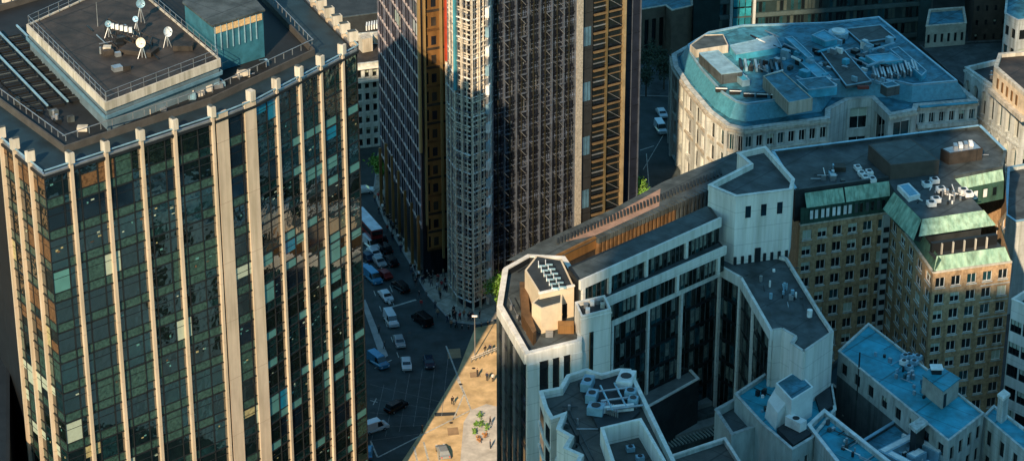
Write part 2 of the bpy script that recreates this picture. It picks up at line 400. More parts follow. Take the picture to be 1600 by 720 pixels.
# coping rails
mb = MB()
for F in (Fl, F1, Fc, F3, F4):
    F.box(mb, 0, F.L, ZT-1.6, ZT-1.2, -.5, .35, darkm); F.box(mb, 0, F.L, ZT-.35, ZT-.2, .15, .32, bluem)
    F.box(mb, 0, F.L, ZT-1.2, ZT-.9, -.2, .1, steel)
mb.build('coping', LT)
# inner parapet ring
inr = PP([(-20, 140), (100, 228), (205, 193), (330, 152), (492, 76), (400, -20), (190, -50), (-80, 30)], ZT)
in2 = inset(inr, .3); mb = MB(); n = len(inr)
for i in range(n):
    j = (i+1) % n; mb.hexa([(*inr[i].xy, ZT-1.19), (*inr[j].xy, ZT-1.19), (*in2[j], ZT-1.19), (*in2[i], ZT-1.19)], [(*inr[i].xy, ZT-.1), (*inr[j].xy, ZT-.1), (*in2[j], ZT-.1), (*in2[i], ZT-.1)], mat('warm concrete upstand', (.055, .052, .048)))
    f = Face(inr[i], inr[j])
    for k in range(int(f.L/2)): f.box(mb, k*2+.5, k*2+.6, ZT+.5, ZT+1.5, -.3, -.2, steel)
    f.box(mb, 0, f.L, ZT+1.45, ZT+1.55, -.3, -.2, steel)
mb.build('inner_parapet', LT)
mb = MB(); mb.face([(*p, ZT-1.15) for p in in2], mat('black roof felt', (.008, .010, .012), .7, stain=-.4)); mb.build('plant_deck', LT)
# louvre pits on the left part of the deck
mb = MB()
A = P(8, 60, ZT-1); Bq = P(125, 178, ZT-1); f = Face(A, Bq)
for i in range(9):
    for j in range(3):
        u = i*3.3; o_ = -2.4+j*3.2
        f.box(mb, u, u+2.5, ZT-1.14, ZT-.7, o_, o_+2.4, black)
        for k in range(3): f.box(mb, u+.4+k*.7, u+.5+k*.7, ZT-.7, ZT-.55, o_+.1, o_+2.3, darkm if k != 1 else slate)
for o_ in (-2.8, .55, 3.7): f.box(mb, -2, 30, ZT-.2, ZT+.05, o_, o_+.25, bluem)
mb.build('louvre_pit', LT)
# penthouse
ph_px = [(43, 62), (166, 186), (346, 116), (200, -10)]; ph = PP(ph_px, ZT+1)
mb = MB(); mb.prism(ph, ZT+2.2, ZT+3.2, cream); mb.prism(inset(ph, .25), ZT-1.1, ZT+2.19, mat('blue shaded render', (.10, .15, .18)))  # lower wall has the blue shade put into its colour
pi = inset(ph, .3); mb.build('penthouse', LT)
php = [(p.x, p.y) for p in ph]; mb = MB()
for i in range(4):
    j = (i+1) % 4; mb.hexa([(*php[i], ZT+3.204), (*php[j], ZT+3.204), (*pi[j], ZT+3.204), (*pi[i], ZT+3.204)], [(*php[i], ZT+3.5), (*php[j], ZT+3.5), (*pi[j], ZT+3.5), (*pi[i], ZT+3.5)], cream)
    f = Face(php[i], php[j]); f.box(mb, 0, f.L, ZT+1, ZT+1.5, .02, .25, mat('dull blue pipe', (.10, .2, .27), .5))
mb.build('penthouse_parapet', LT)
mb = MB(); mb.face([(*p, ZT+3.3) for p in pi], brownr); mb.build('penthouse_roof', LT)
mb = MB()
for i in range(4):
    f = Face(pi[i], pi[(i+1) % 4]); nn = max(2, int(f.L/2.2))
    for k in range(nn+1): f.box(mb, k*f.L/nn-.03, k*f.L/nn+.03, ZT+3.3, ZT+5.0, -.1, -.04, steel)
    for zz in (4.2, 4.95): f.box(mb, 0, f.L, ZT+zz, ZT+zz+.06, -.1, -.04, steel)
mb.build('guard_rail', LT)
# blue plant room
PZ = ZT+3.3
bp_ = PP([(290, 36), (334, 72), (412, 48), (365, -5), (300, -8)], PZ); mb = MB(); mb.prism(bp_, ZT-1.1, PZ+3.2, mat('teal blue cladding', (.03, .13, .18), .4, var=.3)); 
f = Face(bp_[1], bp_[2]); f.box(mb, .2, f.L-.3, PZ+1.9, PZ+2.9, 0, .15, mat('sunlit louvre', (.6, .4, .2), .5, scale=3, var=.3))
for k in range(8): f.box(mb, .2+k*1.1, .3+k*1.1, PZ-1, PZ+3.1, 0, .2, bluem)
mb.build('plant_room', LT)
mb = MB(); mb.prism(inset(bp_, -.3), PZ+3.204, PZ+3.5, slate); f = Face(bp_[0], bp_[2])
for k in range(4): mb.box(bp_[3].x-6+k*2.6, bp_[3].x-4+k*2.6, bp_[3].y-7, bp_[3].y+3, PZ+3.504, PZ+3.9, bluem)
mb.build('plant_room_roof', LT)
mb = MB()
for (x, y, w_, h) in ((262, 150, 3, .9), (285, 140, 2.5, .8), (250, 160, 2, 1.0), (370, 120, 2, .8), (120, 205, 1.5, .6), (300, 128, 1.5, 1.2), (210, 178, 2.4, .8)):
    c = P(x, y, ZT-1)
    mb.box(c.x, c.x+w_, c.y, c.y+1.2, ZT-1.1, ZT-1.1+h, cream); mb.box(c.x+.2, c.x+w_-.2, c.y+1.3, c.y+2.1, ZT-1.1, ZT-.7, darkm)
for k in range(9): a = P(255+k*6, 158-k*2.4, ZT-1); mb.tube(a, a+Vector((1.6, 3.0, 0)), .06, steel)
for x in range(12):
    a = P(215+x*12, 176-x*6, ZT-1); mb.tube((a.x, a.y, ZT-1.1), (a.x, a.y, ZT+.2), .05, steel); mb.tube((a.x, a.y, ZT+.15), (a.x+1.15, a.y+1.25, ZT+.15), .04, steel)
build_each(mb, 'equipment_unit', LT)
# dishes: things standing on the penthouse
def dish(px, py, r, aim, label, m, stem=1.6):
    r *= .82
    c = P(px, py, PZ+stem+r); d = Vector(aim).normalized()
    t = thing('satellite_dish', label, 'satellite dish', (c.x, c.y, PZ), 'satellite dishes on the tower roof')
    mb = MB(); u = d.orthogonal().normalized(); v = d.cross(u); rings = []
    for k in range(6):
        rr = r*k/5; off = .35*r*(k/5)**2
        rings.append([c+d*off+(u*math.cos(a)+v*math.sin(a))*rr for a in [2*math.pi*j/20 for j in range(20)]])
    for k in range(5):
        for j in range(20): mb.face([rings[k][j], rings[k][(j+1) % 20], rings[k+1][(j+1) % 20], rings[k+1][j]], m)
    for j in range(20):
        a, b = rings[5][j], rings[5][(j+1) % 20]; mb.face([a, b, b-d*.12, a-d*.12], steel)
    mb.build('reflector', t)
    mb = MB(); mb.tube((c.x, c.y, PZ), c-d*.15, .12, steel); mb.tube(Vector((c.x-.6, c.y-.6, PZ)), c-d*.2-Vector((0, 0, .4)), .06, steel); mb.tube(Vector((c.x+.6, c.y-.4, PZ)), c-d*.2-Vector((0, 0, .4)), .06, steel); mb.build('stand', t)
    mb = MB()
    for s in (0, 1, 2): aa = 2.1*s; mb.tube(c+d*.3*r+(u*math.cos(aa)+v*math.sin(aa))*r*.9, c+d*r*1.1, .03, steel)
    mb.tube(c+d*r*1.05, c+d*r*1.25, .12, steel); mb.build('feed_arm', t)
dish(169, 38, .62, (.2, -1, .5), 'small white dish on the left end of the brown penthouse roof', bluem)
dish(221, 67, .95, (-.3, -1, .3), 'large cream dish in the middle of the brown penthouse roof', mat('cream dish', (.8, .7, .55), .5))
dish(261, 50, .95, (.8, -.8, .3), 'tall oval white dish turned aside, rightmost on the penthouse roof', mat('white dish', (.75, .78, .8), .4))
dish(212, 30, .55, (-.2, -1, .3), 'small blue dish on a mast behind the large cream dish', mat('blue dish', (.3, .5, .7), .4), 2.4)
dish(219, 6, .85, (.4, -1, .3), 'pale blue dish at the far edge of the penthouse roof', bluem, 2.4)
f = thing('antenna_array', 'dark steel antenna frame with pale boxes on the brown penthouse roof', 'antenna', (*P(195, 65, PZ).xy, PZ))
mb = MB(); a = P(165, 55, PZ); b = P(235, 85, PZ)
for k in range(5):
    q = a+(b-a)*k/4; mb.tube((q.x, q.y, PZ), (q.x, q.y, PZ+1.6), .09, darkm); mb.tube((q.x, q.y+3, PZ), (q.x, q.y+3, PZ+1.6), .09, darkm); mb.tube((q.x, q.y, PZ+1.5), (q.x, q.y+3, PZ+1.5), .08, darkm)
for z in (.5, 1.5): mb.tube(a+Vector((0, 0, z)), b+Vector((0, 0, z)), .1, brownr); mb.tube(a+Vector((0, 3, z)), b+Vector((0, 3, z)), .1, brownr)
mb.build('frame', f)
mb = MB()
for k in range(5): q = P(176+k*7, 48+k*1.5-4, PZ+1.6); mb.box(q.x-.25, q.x+.25, q.y-.2, q.y+.2, PZ+1.5, PZ+2.3, whitem)
mb.build('antenna_box', f)
mb = MB(); q = P(186, 84, PZ)
mb.prism([(q.x, q.y), (q.x+5, q.y-1.5), (q.x+6, q.y+1), (q.x+1, q.y+2.5)], PZ+.01, PZ+.7, brownr); mb.box(q.x+8, q.x+11, q.y+1, q.y+3, PZ+.01, PZ+.8, brownr)
mb.box(q.x-2.4, q.x-1.2, q.y, q.y+1, PZ+.01, PZ+1, cream); mb.build('base', f)
mast = thing('antenna_mast', 'thin antenna mast standing by the left rail of the penthouse roof', 'mast', (*P(153, 42, PZ).xy, PZ))
mb = MB(); q = P(153, 42, PZ); mb.tube((q.x, q.y, PZ), (q.x, q.y, PZ+4), .08, steel, r2=.04); mb.build('pole', mast)

# ------------------------------------------------------------ tall ribbed tower (centre)
TG = PP([(598, 322), (660, 436), (701, 428), (704, 458), (716, 476), (738, 486), (760, 476), (768, 456), (895, 420), (968, 399), (972, 388), (994, 382), (980, 240), (640, 215)], 0)
TT = thing('ribbed_skyscraper', 'dark ribbed skyscraper with gold and cream vertical lines in the centre', 'tower', (TG[8].x, TG[8].y+20, 0))
TH = 183.0; VT = 75.0
assert area(TG) > 0
mb = MB(); ti = inset(TG, .5); mb.prism(ti, 0, TH, gunmetal); mb.build('core', TT)
tf = [Face(TG[i], TG[(i+1) % len(TG)]) for i in range(len(TG))]
violet = mat('violet grey glass', (.17, .15, .18), .4, .3, var=.55, ior=1.9, scale=1)
pinkst = mat('pinkish spandrel', (.62, .50, .46), .5, .2, var=.3)
F = tf[0]; mb = MB(); F.box(mb, 0, F.L, 11, TH, -.4, 0, violet); mb.build('side_glazing', TT)
for k in range(20):
    z = 12+k*3.9; mb = MB(); F.box(mb, 0, F.L, z, z+.45, 0, .18, pinkst)
    if k > 8:
        for j in range(7):
            if rl.random() < .4: F.box(mb, j*F.L/7+.3, (j+1)*F.L/7-.4, z+.9, z+3.2, 0, .06, rl.choice([blind, bluem, steel, offwhite]))
    mb.build('spandrel', TT)
mb = MB()
for j in range(18): F.box(mb, j*F.L/18, j*F.L/18+.08, 11, TH, 0, .22, silver if j % 3 == 0 else gunmetal)
mb.build('glazing_bars', TT)
for j in range(7):
    mb = MB(); F.box(mb, j*F.L/6.3, j*F.L/6.3+.45, 0, 13+rl.random()*4, .05, .6, bronze); mb.build('base_column', TT)
for (u, m_, z0) in ((-.15, gold, 0),):
    pass
def vbar(F, u, w_, z0, z1, o0, o1, m, name='mullion'):
    mb = MB(); F.box(mb, u, u+w_, z0, z1, o0, o1, m); mb.build(name, TT)
F = tf[1]
mb = MB(); F.box(mb, 1.3, F.L, 6, TH, -.4, .02, bronze)
for k in range(46):
    z = 6+k*3.9; F.box(mb, 1.4, F.L-.2, z, z+.5, .02, .1, brownr if k % 3 else copperc)
    F.box(mb, 1.5, 1.9, z+.8, z+3.2, .02, .05, glass); F.box(mb, 2.6, 3.6, z+1, z+2.8, .02, .05, gunmetal if k % 2 else brownr)
mb.build('bronze_panels', TT)
vbar(F, -.25, .4, 28, TH, 0, .8, gold); vbar(F, .85, .4, 12, TH, 0, .7, gold); vbar(F, 4.3, .4, 4, TH, 0, .6, gold); vbar(F, .2, .6, 0, TH, 0, .2, gunmetal)
F = tf[2]
mb = MB(); F.box(mb, 0, F.L, 6, TH, -.2, .02, brownr); mb.build('return_panel', TT)
# the curved lattice bay
creaml = mat('cream lattice', (.66, .60, .50), .5, .1, var=.35, scale=1.5)
mb = MB()
for fi in (3, 4, 5, 6):
    F = tf[fi]
    for j in range(5): F.box(mb, j*F.L/5, j*F.L/5+.07, 2, TH, .02, .42, steel if j % 2 else creaml)
    for k in range(96):
        z = 2+k*.98
        F.box(mb, 0, F.L, z, z+.17, .02, rl.uniform(.2, .45), rl.choice([creaml, creaml, steel, silver]) if (k % 4) else whitem)
        if fi in (4, 5): F.box(mb, .3, F.L-.5, z+.35, z+.6, .02, .14, creaml if k % 3 == 1 else gunmetal)
mb.build('lattice_bay', TT)
for fi in (3, 4, 5, 6):
    F = tf[fi]
    for u in (0, F.L*.5): vbar(F, u, .13, 0, TH, 0, .55, creaml if fi < 6 else whitem, 'lattice_rib')
mb = MB(); F = tf[6]
for k in range(45):
    z = 2+k*3.9; F.box(mb, -.5, .9, z, z+1.9, .1, .8, whitem if k % 2 else bluem); F.box(mb, -.3, F.L*.8, z+2.1, z+3.4, .1, .5, steel)
mb.build('white_stack', TT)
vbar(tf[3], .3, .7, 50, TH, .2, .75, red, 'red_strip'); vbar(tf[4], .1, .5, 46, TH, .3, .8, mat('teal strip', (.05, .25, .32)), 'teal_strip')
dullg = mat('dull gold bar', (.20, .14, .075), .5, .4)
# dark ribbed face
F = tf[7]; mb = MB(); F.box(mb, 0, F.L, 0, TH, -.4, 0, gunmetal)
for k in range(28):
    z = 2+k*3.9; F.box(mb, 0, F.L, z, z+.35, 0, .1, mat('grey floor edge', (.16, .18, .21), .35, .8)); F.box(mb, 0, F.L, z+2.0, z+2.14, 0, .08, silver); F.box(mb, 0, F.L, z+1.1, z+1.18, 0, .3, silver); F.box(mb, 0, F.L, z+2.9, z+2.98, 0, .4, gunmetal)
    for j in range(14):
        r_ = rl.random(); u = j*F.L/14
        if rl.random() < .35: F.beam(mb, u+.2, z+1.6, u+1.0, z+.7, .3, .05, steel)
        if rl.random() < .3: F.box(mb, u+.5, u+.56, z+.4, z+3.3, .05, .25, steel)
        if r_ < .3: F.box(mb, u+.25, u+.9, z+.5, z+1.6, 0, .09, silver)
        elif r_ < .42: F.box(mb, u+.3, u+.6, z+2.3, z+2.8, 0, .12, steel)
        elif r_ < .8: F.quad(mb, u+.15, u+1.0, z+.5, z+3.6, .05, glass)
mb.build('dark_facade', TT)
for j in range(29):
    u = j*F.L/28.5; vbar(F, u, (.24, .1, .14, .1)[j % 4], 0, TH, 0, (.55, .3, .4, .25)[j % 4], (silver, gunmetal, mat('olive rib', (.14, .14, .11), .35, .85), gunmetal)[j % 4], 'rib')
for u in (F.L*.16, F.L*.36, F.L*.66, F.L*.82):
    for k in range(3, 17):
        mb = MB(); z = k*3.9; F.beam(mb, u-.5, z+2.2, u+.6, z+.9, .62, .07, steel); F.box(mb, u-.3, u+.9, z+2.2, z+2.4, .3, .6, silver); mb.build('bracket', TT)
F = tf[8]; L = F.L
vbar(F, -.1, 1.3, 0, TH, 0, .9, mat('cream ribbed column', (.30, .28, .24), .5, var=.4, scale=3), 'cream_column')
mb = MB(); F.box(mb, 1.3, 4, 0, TH, -.3, .05, mat('charcoal panels', (.016, .018, .02), .6, var=.3))
for k in range(48): F.box(mb, 1.3, 4, k*3.9, k*3.9+.1, .05, .1, black)
mb.build('charcoal_panel', TT)
for k in range(7):
    mb = MB(); z = 13+k*11.6; F.box(mb, 1.5, 3.5, z, z+3.9, .06, .16, mat('slate blue glass', (.06, .13, .19), .2, var=.3))
    for j in (1, 2): F.box(mb, 1.5+j*.66, 1.54+j*.66, z, z+3.9, .16, .2, gunmetal)
    mb.build('window', TT)
mb = MB()
for k in range(46):
    z = 3+k*3.9; F.box(mb, 4.1, 6.9, z, z+.36, .1, .5, dullg); F.box(mb, 7.1, L-.6, z, z+.3, .1, .4, dullg)
    F.box(mb, 4.1, 6.9, z+1.6, z+1.75, .1, .3, steel); F.quad(mb, 4.1, L-.6, z+.6, z+3.7, .08, glass)
    F.beam(mb, 7.2, z+3.0, L-.9, z+.8, .4, .07, steel); F.box(mb, 4.1, L-.6, z+2.6, z+2.72, .1, .35, dullg); F.box(mb, 4.1, L-.6, z+.9, z+1.0, .1, .3, gunmetal)
mb.build('balcony_bars', TT)
vbar(F, 6.85, .22, 5, TH, .1, .75, mat('olive gold post', (.16, .13, .07), .4, .4)); vbar(F, L-.5, .5, 5, TH, 0, .8, mat('muted gold post', (.40, .31, .18), .45, .4))
F = tf[10]; mb = MB(); F.box(mb, 0, F.L, 0, TH, -.3, .03, navy)
for k in range(46): F.box(mb, 0, F.L, k*3.9, k*3.9+.25, .03, .08, gunmetal)
F.box(mb, F.L-.35, F.L-.15, 0, TH, 0, .3, silver); F.box(mb, 1.2, 1.3, 0, TH, 0, .2, silver); mb.build('navy_return', TT)
mb = MB(); mb.prism(ti, TH+.01, TH+1.5, darkm); mb.build('roof', TT)

# ------------------------------------------------------------ prow building and terraces
def part_box(root, name, poly, z0, z1, m, roofm=None):
    p = PP(poly, z1); mb = MB(); mb.prism(p, z0, z1, m)
    if roofm: mb.face([(*q, z1+.006) for q in inset(p, .3)], roofm)
    mb.build(name, root); return p
IA, Fi, pa = building('prow_building', 'white edged office block with a rounded prow and sunlit roof hut beside the road', [(779, 478), (822, 554), (908, 533), (918, 455), (882, 402), (825, 399), (788, 420)], 40, 0, wall=darkm, roof=slate, ph=1.1, pt=.7, cap=white)
mb = MB()
for i in (0, 1, 6):
    F = Fi[i]; F.box(mb, 0, F.L, 38.3, 39.99, 0, .3, white)
F = Fi[0]; mb.build('fascia', IA)
for i in (0, 6):
    F = Fi[i]
    for fl in range(9):
        mb = MB(); z = 38.3-(fl+1)*4
        F.quad(mb, .2, F.L-.2, z+.9, z+4, .04, glass); F.box(mb, .2, F.L-.2, z, z+.9, 0, .08, navy); mb.build('window_band', IA)
    for k in range(5 if i == 0 else 3):
        mb = MB(); u = F.L*(k+.1)/(5 if i == 0 else 3); F.box(mb, u, u+.18, 0, 38.3, 0, .45, steel if k % 2 else slate); mb.build('pillar', IA)
F = Fi[1]; W = F.L
for (a, b) in ((0, .22), (.40, .46), (.60, .66), (.80, 1.0)):
    mb = MB(); F.box(mb, a*W, b*W, 0, 38.29, 0, .5, white); mb.build('pillar', IA)
for (a, b) in ((.22, .40), (.46, .60), (.66, .80)):
    for fl in range(9):
        mb = MB(); z = 37.6-(fl+1)*4; F.quad(mb, a*W, b*W, z, z+3.2, .06, glass); F.box(mb, a*W, b*W, z+3.2, z+4, .0, .1, darkm)
        mb.build('window', IA)
tanw = mat('warm render', (.6, .5, .36), .8, var=.1)
part_box(IA, 'roof_hut', [(843, 459), (897, 447), (878, 406), (838, 399), (820, 422)], 38.9, 44.5, tanw, darkr)
part_box(IA, 'roof_hut', [(831, 473), (846, 482), (878, 473), (879, 458), (846, 460)], 38.9, 43.5, tanw, slate)
cb = part_box(IA, 'stair_tower', [(898, 478), (908, 501), (955, 489), (945, 467)], 0, 43, white, darkr)
F = Face(cb[1], cb[2]); mb = MB(); F.box(mb, F.L*.28, F.L*.42, 5, 40.5, 0, .03, glass); F.box(mb, F.L*.28, F.L*.30, 5, 40.5, 0, .12, bronze); mb.build('window', IA)
mb = MB()
cpi = inset(cb, .35)
for i in range(4):
    j = (i+1) % 4; mb.hexa([(*cb[i].xy, 43.01), (*cb[j].xy, 43.01), (*cpi[j], 43.01), (*cpi[i], 43.01)], [(*cb[i].xy, 43.8), (*cb[j].xy, 43.8), (*cpi[j], 43.8), (*cpi[i], 43.8)], white)
for (x, y) in ((912, 482), (922, 478), (930, 476), (915, 490), (938, 482)): q = P(x, y, 43); mb.box(q.x, q.x+.7, q.y, q.y+.8, 43.01, 43.8, rl.choice([whitem, steel, cream]))
mb.build('stair_tower_parapet', IA)
# raised dark curved upstand round the hut, skylights
cur = PP([(812, 440), (815, 490), (833, 520), (838, 515), (828, 486), (824, 440)], 41.2); mb = MB(); mb.prism(cur, 38.9, 41.2, copperc); mb.build('curved_screen', IA)
mb = MB()
for i in range(6):
    for j in range(2):
        q = P(842+i*4.2+j*11, 414+i*7-j*2, 44.6); mb.box(q.x, q.x+1.1, q.y-.6, q.y+.7, 44.52, 44.75, black)
        mb.box(q.x-.12, q.x, q.y-.8, q.y+.9, 44.52, 44.95, whitem); mb.box(q.x, q.x+1.1, q.y-.8, q.y-.6, 44.52, 44.95, bluem)
mb.build('skylight', IA)
for (pa_, pb_, z0_, z1_) in ((cb[1], cb[2], 38, 43), (P(843, 459, 44.5), P(897, 447, 44.5), 39, 44.5)):
    F = Face(pa_, pb_); mb = MB(); F.box(mb, -.1, F.L+.1, z1_-.02, z1_+.25, -.3, .15, white); mb.build('coping', IA)
F = Face(P(843, 459, 44.5), P(897, 447, 44.5)); mb = MB(); F.box(mb, F.L*.62, F.L*.8, 39, 41.6, 0, .05, darkm); mb.build('door', IA)
mb = MB(); yel = mat('yellow pipework', (.6, .36, .06), .5)
for k in range(5): q = P(848+k*6, 515-k*1.4, 39); mb.tube((q.x, q.y, 38.95), (q.x, q.y, 41.5), .1, yel if k % 2 else bronze); mb.tube((q.x, q.y, 41.3), (q.x+.7, q.y-.2, 41.3), .1, yel)
q = P(845, 512, 39); mb.tube((q.x, q.y, 40), (q.x+3, q.y+.6, 40), .09, yel); q = P(862, 520, 39); mb.box(q.x+1, q.x+3.6, q.y-.2, q.y+1.6, 38.95, 40.4, bronze); mb.box(q.x-1, q.x+.2, q.y-1.4, q.y-.5, 38.95, 39.8, steel)
mb.build('pipework', IA)
for (a, b) in (((795, 465), (822, 520)), ((800, 425), (830, 405))):
    mb = MB(); A, B = P(*a, 39), P(*b, 39); mb.tube(A, B, .08, steel); mb.tube(A+Vector((1, 0, 0)), B+Vector((1, 0, 0)), .08, darkm); mb.build('roof_rail', IA)

building('added_dark_corner_block', 'black windowless block added to keep the lower left corner dark', [(-150, 780), (14, 780), (14, 380), (-150, 380)], 40, 0, wall=black, roof=darkm, ph=.3)  # added block, its black colour stands in for shade
IT = thing('terraced_office', 'dark glazed office wing with three stepped white terrace bands round a courtyard', 'building', (*P(1050, 480, 37).xy, 0))
dkg = mat('pane courtyard', (.008, .012, .011), .15, var=.7, scale=.8)
def ptop(name, poly, z0, z1, body=darkm, rf=slate, root=IT): 
    p = PP(poly, z1); assert area(p) > 0, name
    mb = MB(); mb.prism(p, z0, z1-.3, body); mb.build(name, root)
    mb = MB(); mb.face([(*q, z1-.29) for q in inset(p, .5)], rf); mb.build('roof', root); return p
def stripe(F, z0, z1, root, panes, tone=dkg, pil=None, band=None, pw=.35):
    if band: mb = MB(); F.box(mb, -.1, F.L+.1, band[0], band[1], .0, .45, white); mb.build('white_band', root)
    mb = MB(); w_ = F.L/panes
    for k in range(panes):
        F.quad(mb, k*w_, (k+1)*w_, z0, z1, .05, tone if rl.random() < .75 else glass2); F.box(mb, k*w_-.05, k*w_+.05, z0, z1, .05, .16, slate)
        if rl.random() < .35: F.quad(mb, k*w_+.15, (k+1)*w_-.2, z0+(z1-z0)*.2, z1-.3, .058, mat('dim lit room', (.13, .15, .13), .6, var=.6, scale=1.5))
    mb.build('window_band', root)
    for u in (pil or []): mb = MB(); F.box(mb, u*F.L-pw, u*F.L+pw, z0, z1, .05, .5, white); mb.build('pillar', root)
pw_ = [(953, 494), (1126, 414), (1160, 433), (1208, 517), (1222, 515), (1243, 527), (1236, 537), (1256, 551), (1301, 520), (1281, 490), (1229, 405), (1110, 370), (948, 445)]
p3 = ptop('lower_wing', pw_, 0, 37)
for i in (0, 1, 2):
    F = Face(p3[i], p3[i+1])
    mb = MB(); F.box(mb, -.1, F.L+.1, 35.2, 37.1, 0, .5, white); F.box(mb, 0, F.L, 36.6, 37.1, -1.2, 0, slate); mb.build('white_band', IT)
    for fl in range(8): stripe(F, 35.2-(fl+1)*4.1+.6, 35.2-fl*4.1, IT, (22, 5, 9)[i])
    for u in {0: (.01, .33, .63, .985), 1: (.97,), 2: (.42, .98)}[i]:
        mb = MB(); F.box(mb, u*F.L-.3, u*F.L+.25, 0, 35.2, .05, .5, white); mb.build('pillar', IT)
for i in range(3, 11):
    F = Face(p3[i], p3[i+1]); mb = MB(); F.box(mb, 0, F.L, 33 if i > 8 else 2, 37.3, -.3, .2, white); mb.build('white_wall', IT)
F = Face(p3[3], p3[4])
mb = MB()
for k in range(26):
    x, y = rl.choice([(1245, 500), (1262, 505), (1225, 470), (1275, 500), (1195, 450)]); q = P(x+rl.uniform(-14, 14), y+rl.uniform(-14, 14), 37)
    mb.box(q.x, q.x+rl.uniform(.2, .6), q.y, q.y+.4, 36.72, 36.72+rl.uniform(.1, .5), rl.choice([whitem, bluem, slate]))
q = P(1265, 492, 37); mb = MB(); mb.cyl((q.x, q.y), .45, 36.72, 38, whitem); mb.build('roof_vent', IT)
p2 = ptop('middle_tier', [(940, 468), (1132, 384), (1118, 368), (925, 450)], 36.7, 41.5)
F = Face(p2[0], p2[1]); stripe(F, 36.8, 40, IT, 30, band=(40, 41.6), pil=(.02, .28, .60, .94), pw=.3)
p1 = ptop('upper_tier', [(905, 438), (1124, 340), (1108, 318), (888, 414)], 41, 46)
F = Face(p1[0], p1[1]); stripe(F, 41.3, 44.4, IT, 34, band=(44.4, 46.1), pil=(.02, .2, .46, .75), pw=.3)
# white stair tower of the terraces
WT, Fw, pwt = building('white_service_tower', 'windowed white concrete service tower rising above the flat grey wing roof', [(1107, 290), (1150, 308), (1237, 297), (1241, 281), (1196, 230), (1152, 240), (1172, 257)], 49.6, 36.72, wall=white, roof=slate, ph=.8, pt=.5, cap=white, cat='tower')
F = Fw[1]
for u in (.18, .46, .75):
    mb = MB(); F.box(mb, F.L*u, F.L*u+1.0, 45.4, 47.6, 0, .03, glass); F.box(mb, F.L*u-.1, F.L*u+1.1, 45.2, 45.4, 0, .12, white); mb.build('window', WT)
mb = MB()
for k in range(10):
    F.box(mb, F.L*(k+.5)/10.5, F.L*(k+.5)/10.5+.12, 38, 44.6, 0, .05, white)
for k in range(8): F.box(mb, k*F.L/7.5, k*F.L/7.5+.5, 36.8, 38.2, .0, .25, darkm)
F.box(mb, F.L*.38, F.L*.38+1.0, 36.8, 39.4, 0, .3, darkm); mb.build('rib', WT)
F0 = Fw[0]; mb = MB(); F0.box(mb, F0.L*.0, F0.L, 48.8, 49.55, 0, .15, white); mb.build('fascia', WT)

# long brown building behind the terraces
bronzed = mat('dark bronze fin', (.17, .10, .05), .5, .3, var=.4)
LB = thing('long_brown_building', 'long low building with bronze serrated facade at the foot of the skyscraper', 'building', (*P(1000, 340, 24).xy, 0))
lbp = PP([(800, 405), (868, 402), (930, 372), (1112, 292), (1165, 262), (1150, 240), (1040, 285), (960, 328), (850, 378)], 24)
mb = MB(); mb.prism(lbp, 0, 24, brownr); mb.build('wall', LB)
mb = MB(); mb.face([(*q, 24.02) for q in inset(lbp, -.5)], slate); mb.face([(*P(880, 378, 24).xy, 24.03), (*P(930, 368, 24).xy, 24.03), (*P(1030, 322, 24).xy, 24.03), (*P(1032, 295, 24).xy, 24.03)], mat('sunlit copper roof', (.30, .19, .14), .7)); mb.build('roof', LB)  # pink quad paints the sunlit stretch onto the slate roof
for i in (2,):
    F = Face(lbp[i], lbp[i+1]); nn = 30
    for k in range(nn):
        mb = MB(); u = k*F.L/nn; F.box(mb, u, u+.5, 8, 23.2, 0, 1.0, bronzed if k < 20 else slate)
        mb.build('fin', LB)
    mb = MB()
    for k in range(nn): u = k*F.L/nn; F.box(mb, u-.05, u+.75, 23.21, 24.3, -.4, 1.0, slate)
    F.box(mb, 0, F.L, 15, 15.5, 0, .4, bronze); mb.build('serrated_eave', LB)
    mb = MB()
    for k in (3, 8, 13, 18, 22): u = k*F.L/nn; F.box(mb, u+.5, u+1.2, 17, 17.6, .1, .9, cream)
    mb.build('ledge', LB)
F = Face(lbp[1], lbp[2]); mb = MB(); F.box(mb, 0, F.L, 22, 24.4, -.2, .3, bronze); F.box(mb, 0, F.L, 4, 22, 0, .1, brownr); mb.build('fascia', LB)
mb = MB(); F = Face(lbp[6], lbp[5])
for k in range(50): q = P(870+k*5.2, 392-k*2.2+(-14), 24); mb.box(q.x, q.x+.35, q.y-1.2, q.y+1.2, 24.05, 24.35, darkr)
mb.build('roof_batten', LB)

# ------------------------------------------------------------ brick office with copper mansard
JB = thing('brick_office', 'buff brick office block with green copper mansard roofs', 'building', (*P(1400, 360, 36).xy, 0))
jp = PP([(1250, 353), (1392, 332), (1458, 427), (1581, 410), (1560, 345), (1573, 330), (1570, 262), (1535, 235), (1235, 275)], 36)
assert area(jp) > 0
mb = MB(); kw = dict(wall=brick, style='white_1', sill=offwhite, rec=.3, dark=.08)
fj = [Face(jp[i], jp[(i+1) % len(jp)]) for i in range(len(jp))]
for i, cols in ((0, 6), (1, 5), (2, 5), (4, 2)):
    fj[i].quad(mb, 0, fj[i].L, 35.6, 36, 0, brick)
    facade(JB, mb, fj[i], 35.6-11*3.2, 35.6, cols, 11, .6, .6, **kw)
for i in (3, 5, 6, 7, 8): fj[i].quad(mb, 0, fj[i].L, 0, 36, 0, brick)
mb.build('wall', JB)
for i in (0, 1, 2): mb = MB(); fj[i].box(mb, 0, fj[i].L, 36.004, 36.3, -.6, .15, cream); mb.build('string_course', JB)
for fl in range(1, 6): mb = MB(); fj[2].box(mb, fj[2].L*.62, fj[2].L-.1, 35.5-fl*3.2-.12, 35.5-fl*3.2+.02, 0, .1, offwhite); mb.build('string_course', JB)
F = fj[0]; mb = MB(); F.box(mb, F.L-1.6, F.L-.3, 0, 35.8, .0, .6, offwhite)
